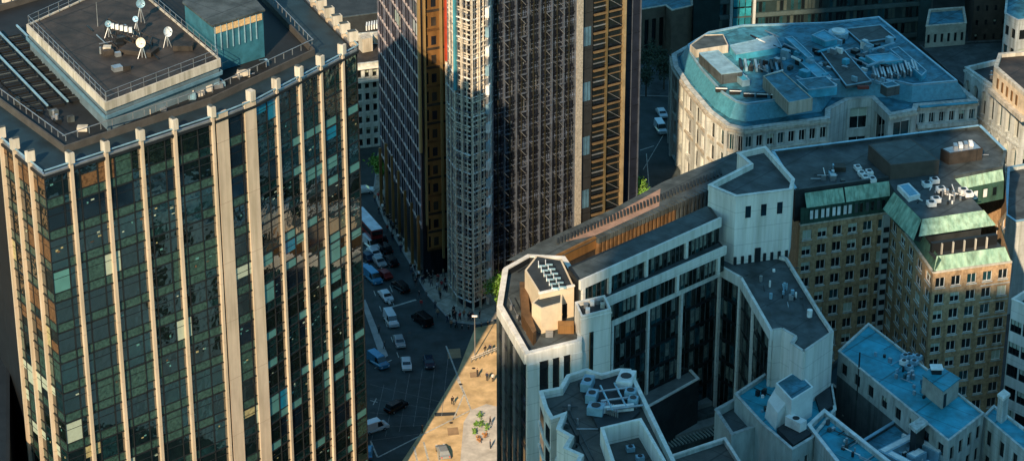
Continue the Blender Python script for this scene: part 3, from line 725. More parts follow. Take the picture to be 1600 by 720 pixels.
for k in range(16): F.box(mb, F.L-1.5, F.L-.4, 1+k*2.1, 2+k*2.1, .6, .64, black)
mb.build('stair_strip', JB)
def mans(root, F, za, oa, zb, ob, m, u0=0, u1=None, e0=0, e1=0, name='mansard'):
    u1 = F.L if u1 is None else u1
    mb = MB(); mb.face([F.pt(u0, za, oa), F.pt(u1, za, oa), F.pt(u1-e1, zb, ob), F.pt(u0+e0, zb, ob)], m)
    n_ = int((u1-u0)/.8)
    for k in range(n_+1):
        t = k/n_; a = F.pt(u0+(u1-u0)*t, za, oa+.04); b = F.pt(u0+e0+(u1-e1-u0-e0)*t, zb, ob+.04); mb.tube(a, b, .04, m, 4)
    return mb.build(name, root)
# left part: dark window storey then bright copper strip
mans(JB, fj[0], 36.31, .1, 39.5, -.05, dkcopper); mans(JB, fj[0], 39.5, .25, 41.9, -.9, copper, 1.0, fj[0].L*.47); mans(JB, fj[0], 39.5, .25, 41.9, -.9, copper, fj[0].L*.49, fj[0].L-.4)
for k in range(7):
    mb = MB(); u = 1.6+k*(fj[0].L-2.5)/7
    fj[0].box(mb, u, u+.75, 37, 39.1, -.4, .3, dkcopper); fj[0].quad(mb, u+.08, u+.67, 37.2, 38.9, .32, whitem if k < 4 else slate); fj[0].box(mb, u+.95, u+1.7, 37, 39.1, -.4, .3, dkcopper); fj[0].quad(mb, u+1.03, u+1.62, 37.2, 38.9, .32, whitem if k < 4 else glass); mb.build('dormer', JB)
rf = PP([(1243, 299), (1388, 279), (1400, 300), (1440, 340), (1536, 326), (1492, 277), (1566, 262), (1572, 238), (1531, 198), (1206, 238)], 42)
mb = MB(); mb.prism(rf, 36.05, 41.7, darkr); mb.build('attic', JB)
mb = MB(); mb.face([(*q, 41.72) for q in rf], slate); mb.build('roof', JB)
mb = MB()
for i in (0, 5, 6, 7, 8, 9):
    f = Face(rf[i], rf[(i+1) % len(rf)]); f.box(mb, 0, f.L, 41.73, 42.3, -.35, .1, slate if i else darkr); f.box(mb, 0, f.L, 42.3, 42.4, -.4, .15, bluem if i > 6 else slate)
f = Face(rf[1], rf[3]); mb.build('parapet', JB)
# right block mansards
mans(JB, fj[2], 36.31, -.2, 38.6, -1.2, copper, .2, fj[2].L-.2, .8, .8, 'lower_mansard'); mans(JB, fj[1], 36.31, -.2, 38.6, -1.2, dkcopper, name='lower_mansard')
F = fj[2]; mb = MB(); F.box(mb, 1, F.L-1, 36.1, 38.55, -1.6, -1.25, darkr); F.box(mb, .8, F.L-1, 37.9, 38.2, -4.0, -1.3, darkr)
for k in range(5): F.box(mb, 2.2+k*2.1, 2.4+k*2.1, 38.2, 40.4, -2.3, -1.9, cream)
F.box(mb, 1, F.L-1.5, 38.2, 40, -4.0, -3.2, black); mb.build('terrace', JB)
fr_ = Face(rf[3], rf[4]); mans(JB, fr_, 39.6, 2.2, 41.75, .1, copper, -1.4, fr_.L+1.6, 1.5, 1.5, 'upper_mansard')
fl_ = Face(rf[2], rf[3]); mans(JB, fl_, 38.4, 1.8, 41.75, .1, copper, -1, fl_.L+1.2, .5, 1.0, 'upper_mansard')
fb_ = Face(rf[5], rf[6]); mans(JB, fb_, 39.8, .8, 41.72, .02, copper, 0, fb_.L, 0, 0, 'upper_mansard'); mans(JB, fb_, 36.2, 1.0, 39.8, .8, dkcopper, name='mansard')
for k in range(4): mb = MB(); u = 1.5+k*2.0; fb_.box(mb, u, u+1, 37.2, 39.2, .6, 1.1, dkcopper); fb_.quad(mb, u+.1, u+.9, 37.4, 39, 1.12, whitem if k in (1, 2) else glass); mb.build('dormer', JB)
part_box(JB, 'plant_room', [(1357, 226), (1392, 258), (1468, 250), (1423, 216)], 41.7, 44.6, mat('brown panel', (.07, .055, .045)), slate)
part_box(JB, 'plant_room', [(1470, 232), (1484, 240), (1536, 232), (1522, 219)], 41.7, 44, brownr, steel)
pc = MB()
for k in range(4): q = P(1490+k*8, 231-k*1.4, 44); pc.box(q.x, q.x+.7, q.y-.6, q.y+.9, 44.01, 44.6, whitem if k % 2 else steel)
pc.build('condenser', JB)
def ac(px, py, z, w_=1.6, d=1.2, h=1.0, label='', m=whitem, rot=.2, grp='rooftop air conditioners'):
    q = P(px, py, z); t = thing('air_conditioner', label, 'air conditioner', (q.x, q.y, z), grp)
    mb = MB(); c, s = math.cos(rot), math.sin(rot)
    def rp(a, b): return (q.x+a*c-b*s, q.y+a*s+b*c)
    mb.prism([rp(-w_/2, -d/2), rp(w_/2, -d/2), rp(w_/2, d/2), rp(-w_/2, d/2)], z+.15, z+h, m); mb.build('casing', t)
    mb = MB(); mb.cyl(q.xy, min(w_, d)*.36, z+h+.01, z+h+.1, darkm, 12); mb.build('fan', t)
    mb = MB(); mb.prism([rp(-w_/2+.1, -d/2+.1), rp(w_/2-.1, -d/2+.1), rp(w_/2-.1, d/2-.1), rp(-w_/2+.1, d/2-.1)], z+.01, z+.15, darkm); mb.build('feet', t)
for (x, y) in ((1346, 275), (1352, 281), (1358, 273), (1363, 284), (1340, 266)): ac(x, y, 41.72, 1.1, 1.6, .8, 'white air conditioner in the small group beside the brown plant room')
for (x, y) in ((1455, 322), (1462, 316), (1505, 302), (1513, 307), (1470, 300), (1448, 292), (1460, 286)): ac(x, y, 41.72, 1.5, 1.4, .9, 'white air conditioner among ducts on the roof above the green mansard')
sk = thing('rooflight', 'framed pale blue rooflight on the green edged brick block', 'skylight', (*P(1418, 302, 42).xy, 41.72))
mb = MB(); q = PP([(1402, 292), (1420, 311), (1438, 306), (1420, 288)], 42.3); mb.prism(q, 41.73, 42.6, whitem); mb.build('frame', sk)
mb = MB(); mb.prism(inset(q, .4), 42.61, 42.64, mat('sky blue glazing', (.1, .3, .42), .1)); mb.build('glazing', sk)
mb = MB()
for k in range(14): a = P(1432+rl.uniform(0, 60), 288+rl.uniform(0, 30), 42); mb.tube((a.x, a.y, 41.9), (a.x+rl.uniform(-2, 2), a.y+rl.uniform(-2, 2), 42.0), .12, rl.choice([steel, darkm, whitem]))
build_each(mb, 'duct', JB)
q = P(1312, 263, 42); mb = MB(); mb.box(q.x-1, q.x+1, q.y-1, q.y+1, 41.73, 42.6, brownr); mb.box(q.x-1.9, q.x-1.1, q.y-1.6, q.y-1.0, 41.73, 42.2, whitem); mb.tube((q.x, q.y+2, 41.8), (q.x+1, q.y+.5, 42.4), .2, slate); mb.build('roof_hatch', JB)

# ------------------------------------------------------------ round-cornered stone building, top right
fpx = [(1050, 86), (1053, 105), (1072, 134), (1107, 175), (1136, 197), (1163, 203), (1296, 186), (1297, 172), (1325, 157), (1362, 154), (1389, 181), (1432, 173), (1434, 166), (1528, 158), (1380, 36), (1285, 46), (1155, 50), (1092, 62)]
big = dict(cols=3, rows=4, wf=.62, hf=.74, style='white_1', rec=.6, top=1.0, sill=offwhite, dark=.02)
RB, Fr, rp_ = building('round_cornered_building', 'pale stone office with rounded corner and blue mansard roof at top right', fpx, 21, 0, wall=offwhite, roof=tealr, ph=.5, pt=1.0, cap=offwhite,
    faces={0: dict(big, cols=1), 1: dict(big, cols=2), 2: big, 3: dict(big, cols=2), 4: dict(big, cols=2), 5: dict(big, cols=8, wf=.62, rows=5, hf=.66), 8: dict(big, cols=1, wf=.75, rows=3), 9: dict(big, cols=1, rows=2, hf=.8, wf=.6), 10: dict(big, cols=1, rows=3), 12: dict(big, cols=6, rows=5, hf=.6, wf=.55)})
for i in list(range(0, 6))+[10, 12]:
    for z in (20.2, 15.6, 10.6): mb = MB(); Fr[i].box(mb, -.1, Fr[i].L+.1, z, z+.5, 0, .55 if z > 20 else .35, cream); mb.build('cornice', RB)
for i in range(0, 5):
    f = Fr[i]; mb = MB(); f.box(mb, -.35, .35, 0, 20.2, 0, .5, offwhite); mb.build('pilaster', RB)
    mb = MB(); f.box(mb, f.L*.45, f.L*.55, 0, 20.2, 0, .4, offwhite); mb.build('pilaster', RB)
m1 = [(1062, 88), (1066, 104), (1084, 130), (1116, 166), (1140, 182), (1165, 188), (1284, 172), (1300, 150), (1390, 150), (1424, 158), (1512, 150), (1378, 40), (1288, 50), (1156, 54), (1098, 66)]
lo = PP(m1, 21); assert area(lo) > 0
hi = inset(lo, 1.6); mb = MB(); mb.hexa([(p.x, p.y, 20.6) for p in lo], [(*q, 23.6) for q in hi], mat('blue mansard cladding', (.06, .24, .33), .5, var=.25, scale=1.2)); mb.build('mansard', RB)
mb = MB(); mb.face([(*q, 23.62) for q in inset(hi, .3)], tealr); mb.build('upper_roof', RB)
h2 = inset(hi, .45); n = len(hi)
for i in range(n):
    j = (i+1) % n; mb = MB(); mb.hexa([(*hi[i], 23.6), (*hi[j], 23.6), (*h2[j], 23.6), (*h2[i], 23.6)], [(*hi[i], 24.0), (*hi[j], 24.0), (*h2[j], 24.0), (*h2[i], 24.0)], bluem); mb.build('roof_kerb', RB)
def rbox(px, z, dz, m, rfm=None, nm='roof_structure'):
    p = PP(px, z+dz); mb = MB(); mb.prism(p, z+.01, z+dz, m)
    pi_ = inset(p, .2)
    if rfm:
        mb.face([(*q, z+dz+.05) for q in pi_], rfm)
        for i in range(len(p)):
            j = (i+1) % len(p); mb.hexa([(*p[i].xy, z+dz+.001), (*p[j].xy, z+dz+.001), (*pi_[j], z+dz+.001), (*pi_[i], z+dz+.001)], [(*p[i].xy, z+dz+.22), (*p[j].xy, z+dz+.22), (*pi_[j], z+dz+.22), (*pi_[i], z+dz+.22)], bluem if m != cream else cream)
    return mb.build(nm, RB)
Z = 23.62
gr = mat('pale blue roof panel', (.20, .34, .42), .5, var=.3); lb = mat('bright blue roof panel', (.06, .36, .52), .5, var=.3, stain=-.3)
rbox([(1078, 72), (1087, 80), (1138, 72), (1130, 55), (1100, 56)], Z, 1.6, cream, slate)
rbox([(1092, 84), (1127, 117), (1160, 113), (1122, 80)], Z, 2.2, slate, gr)
rbox([(1115, 88), (1160, 128), (1172, 126), (1128, 86)], Z, 1.2, bluem, lb)
rbox([(1140, 72), (1150, 86), (1222, 74), (1212, 56)], Z, 1.4, lb, gr)
rbox([(1192, 120), (1232, 162), (1270, 155), (1222, 112)], Z, 2.6, cream, tealr)
rbox([(1226, 60), (1262, 92), (1272, 90), (1238, 58)], Z, 1.6, lb, lb)
rbox([(1240, 90), (1280, 125), (1300, 122), (1262, 88)], Z, .8, lb, lb)
rbox([(1280, 80), (1322, 135), (1362, 128), (1316, 76)], Z, .6, slate, slate)
rbox([(1268, 56), (1290, 66), (1310, 62), (1288, 48)], Z, 1.2, lb, lb)
rbox([(1320, 46), (1345, 68), (1400, 60), (1376, 40)], Z, .5, slate, slate)
rbox([(1352, 88), (1370, 100), (1410, 95), (1392, 84)], Z, 1.8, lb, lb)
rbox([(1390, 78), (1440, 120), (1448, 112), (1404, 74)], Z, 1.2, lb, tealr)
rbox([(1244, 126), (1262, 142), (1308, 136), (1290, 120)], Z, 1.8, lb, tealr)
mb = MB(); c = P(1310, 52, Z+1); mb.cyl(c.xy, 2.2, Z+.01, Z+1.4, bluem, 20); mb.cyl(c.xy, 1.5, Z+1.41, Z+1.7, whitem, 20); mb.build('water_tank', RB)
mb = MB()
for k in range(26):
    a = P(1366+k*5.0, 118-k*0.9+(k % 2)*4, Z+.4); 
    if k < 14: mb.box(a.x-.2, a.x+.2, a.y-2.5, a.y+2.5, Z+.3, Z+1.5, steel)
for k in range(9): a = P(1155+k*8, 100+k*.5, Z+.4); mb.box(a.x, a.x+.5, a.y-3, a.y+2, Z+.02, Z+.9, gr if k % 2 else darkm)
build_each(mb, 'plant_unit', RB)
for k in range(58):
    a = P(rl.uniform(1150, 1400), rl.uniform(66, 132), Z); w_, d_ = rl.uniform(.4, 2.2), rl.uniform(.4, 1.6); h_ = rl.uniform(.5, 2.0); c, s_ = math.cos(-.75), math.sin(-.75)
    mb = MB(); mb.prism([(a.x+x*c-y*s_, a.y+x*s_+y*c) for x, y in ((0, 0), (w_, 0), (w_, d_), (0, d_))], Z+.03, Z+h_, rl.choice([gr, lb, steel, slate, darkm, whitem, bluem, darkm])); mb.build('plant_unit', RB)
for k in range(20):
    a = P(rl.uniform(1160, 1400), rl.uniform(62, 130), Z); h_ = rl.uniform(.5, 2.2); L_ = rl.uniform(2, 7); d = Vector((.59, -.81, 0)) if rl.random() < .6 else Vector((.81, .59, 0))
    mb = MB(); mb.tube((a.x, a.y, Z+h_), (a.x+d.x*L_, a.y+d.y*L_, Z+h_), rl.uniform(.1, .3), rl.choice([whitem, steel, bluem, lb, darkm]), 6); mb.build('duct', RB)
mb = MB()
for k in range(6):
    a = P(1118+k*22-(k > 2)*2, 143+k*4-(k > 2)*(k-2)*3, Z+.2); mb.box(a.x, a.x+2.2, a.y, a.y+1.0, Z+.02, Z+.8, black); mb.tube((a.x, a.y, Z+.9), (a.x+2.4, a.y-.2, Z+.9), .12, whitem)
build_each(mb, 'plant_unit', RB)
mb = MB(); a = P(1352, 140, Z); mb.box(a.x-1.6, a.x+.8, a.y, a.y+.8, Z+.02, Z+.6, mat('rust red', (.18, .04, .03))); mb.build('red_plant', RB)
# portico block
rbox([(1376, 132), (1386, 138), (1406, 134), (1394, 128)], Z, 2, slate, tealr)
mb = MB(); F = Fr[12]; F.box(mb, 0, F.L, 16.2, 17, 0, 1.1, offwhite); F.box(mb, .3, F.L-.3, 20.9, 21.1, -1, .9, lb); mb.build('balcony', RB)

# ------------------------------------------------------------ arcaded building far right
arch = dict(cols=7, rows=3, wf=.5, hf=.72, style='stone_1', rec=.7, top=1.2, sill=offwhite, dark=0)
GB, Fg, gp = building('arcaded_building', 'grey stone building with tall arched windows and sunlit attic at right edge', [(1508, 106), (1598, 168), (1690, 150), (1640, 78), (1546, 97)], 24, 0, wall=offwhite, roof=darkr, ph=.8, pt=.6, cap=offwhite, faces={0: arch, 1: dict(arch, cols=3)})
F = Fg[0]; mb = MB(); cw = F.L/7
for c in range(7):
    for r in range(3):
        uc = (c+.5)*cw; zt = (r+1)*7.6-1.07; rr = cw*.25
        for k in range(8):
            a0, a1 = math.pi*k/8, math.pi*(k+1)/8
            mb.hexa([F.pt(uc+math.cos(a0)*rr, zt-rr+math.sin(a0)*rr, -.6), F.pt(uc+math.cos(a1)*rr, zt-rr+math.sin(a1)*rr, -.6), F.pt(uc+math.cos(a1)*rr*1.5, zt-rr+math.sin(a1)*rr*1.5, -.6), F.pt(uc+math.cos(a0)*rr*1.5, zt-rr+math.sin(a0)*rr*1.5, -.6)],
                    [F.pt(uc+math.cos(a0)*rr, zt-rr+math.sin(a0)*rr, .06), F.pt(uc+math.cos(a1)*rr, zt-rr+math.sin(a1)*rr, .06), F.pt(uc+math.cos(a1)*rr*1.5, zt-rr+math.sin(a1)*rr*1.5, .06), F.pt(uc+math.cos(a0)*rr*1.5, zt-rr+math.sin(a0)*rr*1.5, .06)], offwhite)
for z in (23.2, 15, 7.4): F.box(mb, 0, F.L, z, z+.4, 0, .4, offwhite)
mb.build('arch_surround', GB)
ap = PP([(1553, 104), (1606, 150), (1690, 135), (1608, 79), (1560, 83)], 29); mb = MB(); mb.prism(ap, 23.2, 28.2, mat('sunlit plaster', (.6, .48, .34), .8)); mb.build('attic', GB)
mb = MB(); ai = inset(ap, .8)
for i in range(5): j = (i+1) % 5; mb.hexa([(*ap[i].xy, 28.21), (*ap[j].xy, 28.21), (*ai[j], 28.21), (*ai[i], 28.21)], [(*ap[i].xy, 29), (*ap[j].xy, 29), (*ai[j], 29), (*ai[i], 29)], cream)
mb.face([(*q, 28.22) for q in ai], brownr); F = Face(ap[0], ap[1]); F.box(mb, 0, F.L, 23.3, 24.2, 0, 1.0, cream)
for k in range(5): F.box(mb, 2+k*2.2, 2.8+k*2.2, 25, 27.2, 0, .1, bronze)
mb.build('attic_parapet', GB)
building('flat_roofed_annex', 'low dark roofed annex between the brick office and the arcaded building', [(1571, 336), (1587, 347), (1660, 335), (1640, 250), (1575, 262)], 20, 0, wall=offwhite, roof=slate, ph=.7, cap=bluem)
building('ribbon_window_block', 'white block with horizontal window bands at the right edge of the picture', [(1581, 468), (1680, 512), (1720, 470), (1640, 430)], 33, 0, wall=white, roof=slate, ph=1.2, cap=white, faces={0: dict(cols=5, rows=7, wf=.9, hf=.55, style='dark_2', top=2.6, rec=.25)})

# ------------------------------------------------------------ background buildings
def gpoly(pts, h): # ground-located outline
    return [(p.x, p.y) for p in PP(pts, 0)]
building('corniced_brown_building', 'brown building with tall teal windows and stepped cornice behind the small square', gpoly([(992, 88), (1038, 80), (1048, 88), (1080, 80), (1070, -60), (985, -60)], 0), 11.5, 0, wall=mat('brown stone', (.13, .10, .07)), roof=tealr, ph=.6, cap=cream, px=False,
    faces={0: dict(cols=4, rows=1, wf=.55, hf=.75, style='dark_1', top=1.5, dark=0)})
o, Fe, _ = building('dark_glass_block', 'long dark glass office block with horizontal bands along the top edge', gpoly([(1082, 84), (1122, 86), (1450, 62), (1445, -140), (1090, -120)], 0), 34, 0, wall=mat('dark green cladding', (.018, .035, .036), .4, var=.3), roof=darkr, px=False)
for fl in range(8):
    mb = MB(); z = 1+fl*4; Fe[1].box(mb, 0, Fe[1].L, z, z+1.0, 0, .35, mat('band grey green', (.06, .09, .09), .5))
    for k in range(60): 
        if rl.random() < .7: Fe[1].quad(mb, k*Fe[1].L/60, (k+.8)*Fe[1].L/60, z+1.2, z+3.7, .05, rl.choice([glass, glass, glass2, mat('dim room', (.05, .07, .06))]))
    mb.build('window_band', o)
mb = MB(); F = Fe[1]
for k in range(14):
    for j in range(3): F.quad(mb, 3.2+j*1.5, 4.5+j*1.5, k*2.4, k*2.4+2, .45, rl.choice([mat('turquoise glass', (.03, .26, .32), .15, var=.4), mat('deep turquoise glass', (.02, .15, .2), .15)]))
F.box(mb, 2.4, 3.0, 0, 34, 0, .7, offwhite); F.box(mb, 8.0, 8.6, 0, 34, 0, .7, offwhite); mb.build('stair_glazing', o)
mb = MB(); F.box(mb, F.L-3, F.L+.2, 0, 34, 0, .8, mat('blank teal wall', (.02, .05, .055))); F.box(mb, F.L-.1, F.L+.3, 0, 34, .8, .9, slate); mb.build('blank_wall', o)
building('small_cream_building', 'small cream building with two rows of windows beyond the blue roofs', [(1447, 42), (1510, 37), (1506, 12), (1452, 16)], 13, 0, wall=mat('cream render', (.3, .3, .25)), roof=tealr, ph=.5, cap=cream, faces={0: dict(cols=6, rows=3, wf=.4, hf=.55, style='dark_0', top=1.2, dark=0)})
building('low_grey_shed', 'low wide grey roofed building between the blue roofs and the arcaded building', [(1438, 72), (1508, 135), (1640, 100), (1620, 62), (1520, 66)], 8, 0, wall=darkr, roof=slate, ph=.3, pt=.3, cap=slate)
building('brown_brick_block', 'dark brown brick block in the top right corner', gpoly([(1515, 92), (1640, 86), (1640, -80), (1500, -80)], 0), 30, 0, wall=mat('dark brown brick', (.06, .045, .035), .9, var=.35), roof=darkr, px=False, faces={0: dict(cols=9, rows=8, wf=.3, hf=.4, style='dark_0', dark=0, wall=mat('dark brown brick', (0, 0, 0)))})
building('white_balcony_block', 'white building corner with balconies in the top right corner', [(1570, 22), (1590, 33), (1660, 25), (1640, -40), (1575, -30)], 20, 0, wall=offwhite, roof=tealr, ph=.6, cap=offwhite, faces={0: dict(cols=2, rows=4, wf=.6, hf=.5, style='dark_0'), 1: dict(cols=3, rows=4, wf=.6, hf=.5, style='dark_0')})
# white gridded building between the two towers
CB, Fcb, _ = building('white_gridded_building', 'white building with a grid of square windows between the two towers', [(470, 112), (603, 96), (600, 50), (480, 60)], 20, 0, wall=offwhite, roof=brownr, ph=.8, cap=offwhite, faces={0: dict(cols=11, rows=7, wf=.55, hf=.62, style='dark_1', top=1.0, rec=.5, sill=white, dark=0)})
F = Fcb[0]
for z in (19.0, 15.9): mb = MB(); F.box(mb, 0, F.L, z, z+.45, 0, .8, white); mb.build('cornice', CB)
part_box(CB, 'roof_hut', [(560, 56), (566, 62), (582, 59), (577, 50)], 19.3, 22.5, cream, cream)
mb = MB(); q = P(590, 62, 20); mb.cyl(q.xy, 1.1, 19.3, 21.2, cream); 
for k in range(8): a = P(572+k*4, 40-k*.8, 20); mb.box(a.x, a.x+.3, a.y-1.5, a.y+1, 19.3, 20.4, whitem)
build_each(mb, 'plant_unit', CB)
building('green_glass_pavilion', 'narrow green glass pavilion with a white top against the skyscraper', [(599, 58), (617, 56), (616, 49), (599, 50)], 21, 0, wall=mat('green glass wall', (.03, .10, .09), .2, var=.5), roof=white, ph=.1, cap=white)
building('dark_roofed_block', 'dark low block with a blue rooflight behind the left tower', [(480, 36), (600, 20), (600, -60), (440, -50)], 18, 0, wall=darkr, roof=darkr, ph=.6, cap=slate)
B1, Fb, _ = building('rooftop_terrace_block', 'cream walled block with roof plant behind the left tower in the top left corner', [(-60, 60), (120, 8), (160, -60), (-60, -40)], 50, 0, wall=cream, roof=darkr, ph=1, cap=cream, faces={0: dict(cols=16, rows=12, wf=.5, hf=.5, style='dark_1')})
mb = MB()
for k in range(22): a = P(rl.uniform(0, 100), rl.uniform(-10, 26), 49.5); mb.box(a.x, a.x+rl.uniform(.5, 2.4), a.y, a.y+1.2, 49.05, 49+rl.uniform(.6, 2.5), rl.choice([cream, bluem, darkm, stone, whitem]))
build_each(mb, 'plant_unit', B1)

# ------------------------------------------------------------ foreground roofs
kp = [(843, 612), (851, 638), (861, 656), (878, 650), (870, 671), (891, 683), (881, 701), (906, 712), (896, 732), (921, 745), (915, 860), (1120, 860), (1050, 712), (985, 578), (968, 577), (940, 585), (916, 577), (886, 587), (875, 606)]
KB, Fk, kpp = building('zigzag_building', 'pale stone building with zigzag bays and blue grey roof plant in the foreground', kp, 44, 0, wall=white, roof=mat('warm grey felt', (.085, .082, .075), .8, bump=.2, joint=-5, stain=-.3), ph=1.0, pt=.55, cap=white)
for i in range(0, 10, 1):
    f = Fk[i]
    if i in (0, 1, 3, 5, 7):
        for fl in range(6):
            mb = MB(); z = 42.5-(fl+1)*4; f.quad(mb, f.L*.18, f.L*.85, z+.6, z+3.6, .03, glass); f.box(mb, -.05, f.L+.05, z, z+.5, 0, .25, white); mb.build('window', KB)
KZ = 43.02
mb = MB(); a = PP([(903, 596), (935, 668), (985, 655), (1000, 640), (975, 582)], KZ+.6); mb.prism(a, KZ, KZ+.5, darkr); mb.build('plant_platform', KB)
for (x, y, w_, d_) in ((918, 606, 1.6, 3.2), (925, 626, 1.6, 2.4), (931, 646, 2.4, 2.0), (978, 600, 2.4, 4.0), (985, 622, 1.6, 1.6), (989, 634, 1.4, 1.4)):
    ac(x, y, KZ+.5, w_, d_, 1.5, 'pale blue air handling unit on the platform of the zigzag roof', bluem if y != 600 else whitem, -.25)
mb = MB(); a = P(955, 648, KZ)
mb.prism([(a.x-3, a.y-1), (a.x+3.4, a.y+.3), (a.x+3.4, a.y+.9), (a.x-3, a.y-.4)], KZ+.6, KZ+1.6, whitem)
for k in range(3): b = P(930+k*9, 612+k*14, KZ+1.5); mb.tube(b, b+Vector((5.5, 1.4, 0)), .2, steel)
for k in range(2): b = P(938+k*22, 602-k*4, KZ+1.5); mb.tube(b, b+Vector((1.6, -7.5, 0)), .16, bluem)
for k in range(9): b = P(940+k*3, 640+k*1.0, KZ+1); mb.box(b.x, b.x+.2, b.y, b.y+2, KZ+.55, KZ+1.5, steel)
mb.build('duct', KB)
hp = PP([(938, 667), (962, 740), (1052, 738), (1002, 652)], 46); mb = MB(); hi_ = inset(hp, .5)
for i in range(4):
    j = (i+1) % 4; mb.hexa([(*hp[i].xy, KZ), (*hp[j].xy, KZ), (*hi_[j], KZ), (*hi_[i], KZ)], [(*hp[i].xy, 46), (*hp[j].xy, 46), (*hi_[j], 46), (*hi_[i], 46)], white)
mb.build('plant_screen', KB)
for (x, y) in ((985, 705), (1000, 720), (992, 668)): ac(x, y, KZ, 1.2, 1.0, .9, 'small pale unit inside the walled pit of the zigzag roof', bluem)
mb = MB(); A = P(880, 640, KZ+.1); B = P(925, 730, KZ+.1); mb.tube(A, B, .12, darkm); mb.tube(A+Vector((.8, .2, 0)), B+Vector((.8, .2, 0)), .12, slate); mb.build('roof_pipe', KB)

# courtyard
building('courtyard_canopy', 'dark flat canopy block with a pale edge standing in the courtyard', [(1006, 640), (1092, 592), (1068, 566), (985, 606)], 19, 0, wall=darkr, roof=mat('mid grey canopy felt', (.14, .15, .15), .8, stain=-.3), ph=.2, pt=.4, cap=white)
cs = thing('courtyard_steps', 'stepped grey glazed roof in the shaded courtyard', 'glazed roof', (*P(1085, 670, 10).xy, 0)); mb = MB()
F = Face(P(1020, 705, 10), P(1145, 668, 10))
for k in range(6): F.box(mb, 0, F.L, 0, 9.5+k*.8, -k*2.2-2.2, -k*2.2, mat('pale step felt', (.2, .22, .22)) if k % 2 else slate)
mb.build('step', cs); mb = MB()
for k in range(24): F.box(mb, k*F.L/24, k*F.L/24+.12, 9.6, 9.9, -2.2, 0, mat('grey green rib', (.3, .36, .35)))
mb.build('glazing_rib', cs)
for (x, y, r, lab) in ((1140, 600, 1.7, 'large round ventilator by the courtyard glazing'), (1060, 634, .8, 'small round ventilator on the left of the courtyard floor'), (1085, 628, .6, 'smallest round ventilator in the middle of the courtyard floor')):
    q = P(x, y, 11); t = thing('ventilator', lab, 'ventilator', (q.x, q.y, 0)); mb = MB(); mb.cyl(q.xy, r, 0, 11, slate); mb.build('duct', t)
    mb = MB(); mb.cyl(q.xy, r*1.15, 11.01, 11.6, mat('grey cowl', (.1, .13, .13))); mb.cyl(q.xy, r*.6, 11.61, 11.9, steel); mb.build('cowl', t)

# blue-roofed group bottom right
B_w = dict(cols=7, rows=6, wf=.42, hf=.6, style='dark_1', top=.8, rec=.35, dark=.05)
L1, Fl1, _ = building('blue_roofed_building', 'long building with a bright blue flat roof and white walls in the lower right', [(1310, 549), (1482, 689), (1537, 646), (1357, 506)], 30, 0, wall=mat('dirty white render', (.38, .40, .38), .85, scale=.8, var=.35, streak=.3), roof=bluer, ph=.12, pt=.25, cap=offwhite, faces={0: dict(B_w, cols=8, rows=1, bot=25.6, botm=mat('dark lower render', (.085, .10, .105), .8, stain=.4), top=.5, hf=.55), 1: dict(B_w, cols=4, rows=3, bot=17)})  # darker render below the top storey
hut = thing('roof_hut', 'beige hut with a blue top on the bright blue flat roof', 'roof hut', (*P(1470, 600, 32).xy, 29.9)); a = PP([(1442, 586), (1474, 611), (1499, 592), (1464, 571)], 33.2)
mb = MB(); mb.prism(a, 29.9, 33.2, mat('beige render', (.34, .33, .29))); mb.build('wall', hut); mb = MB(); mb.prism(inset(a, -.15), 33.21, 33.4, bluer); mb.build('roof', hut)
F = Face(a[1], a[2]); mb = MB(); F.box(mb, .3, 1.1, 30, 32.4, 0, .06, darkm); mb.build('door', hut)
mb = MB(); q = P(1463, 583, 33.4); mb.box(q.x-.8, q.x+.8, q.y-.4, q.y+1, 33.41, 34.3, darkm); mb.box(q.x-1, q.x+1, q.y-.6, q.y+1.2, 34.31, 34.5, whitem); mb.build('roof_vent', hut)
for (x, y) in ((1412, 570), (1420, 578), (1428, 570), (1434, 562), (1422, 560), (1414, 561)): ac(x, y, 29.9, 1.0, 1.2, .9, 'white air conditioner in the cluster beside the beige roof hut', rl.choice([whitem, bluem]), .9)
q = P(1342, 575, 30); t = thing('roof_pole', 'thin dark pole at the edge of the bright blue flat roof', 'pole', (q.x, q.y, 24)); mb = MB(); mb.tube((q.x, q.y, 24), (q.x, q.y, 33), .13, darkm); mb.build('pole', t)
t = thing('roof_canopy', 'small pale canopy on the near wall of the bright blue roofed building', 'canopy', (*P(1440, 660, 29).xy, 29)); mb = MB(); a = PP([(1420, 662), (1432, 672), (1450, 658), (1440, 650)], 31); mb.prism(a, 30.4, 31, offwhite); mb.build('roof', t); mb = MB(); mb.prism(inset(a, .3), 26, 30.39, darkm); mb.build('wall', t)
building('narrow_blue_wing', 'narrow blue roofed wing with square windows in the lower right corner', [(1537, 650), (1640, 738), (1665, 718), (1553, 634)], 28.5, 0, wall=offwhite, roof=bluer, ph=.2, pt=.3, cap=offwhite, faces={0: dict(B_w, cols=5, wf=.35)})
t = thing('chimney', 'pale square chimney stack behind the narrow blue wing', 'chimney', (*P(1568, 600, 33).xy, 0)); mb = MB(); a = PP([(1560, 616), (1568, 622), (1577, 615), (1569, 609)], 33); mb.prism(a, 0, 32.6, offwhite); mb.build('stack', t); mb = MB(); mb.prism(inset(a, -.15), 32.61, 33.1, white); mb.build('cap', t)
L4, F4_, _ = building('white_stepped_building', 'white walled building with blue roof and white roof huts at lower centre right', [(1148, 616), (1190, 662), (1238, 703), (1270, 684), (1306, 640), (1300, 602), (1262, 566), (1236, 562), (1205, 578)], 27, 0, wall=mat('sea grey render', (.40, .47, .46), .85, scale=.6, var=.25, streak=.3), roof=bluer, ph=.5, pt=.4, cap=offwhite, faces={2: dict(cols=2, rows=5, wf=.45, hf=.5, style='white_0', top=1.2)})
wr = mat('white hut render', (.68, .72, .70), .8, var=.1)
part_box(L4, 'roof_hut', [(1212, 598), (1237, 625), (1271, 604), (1245, 578)], 26.5, 32, wr, tealr)
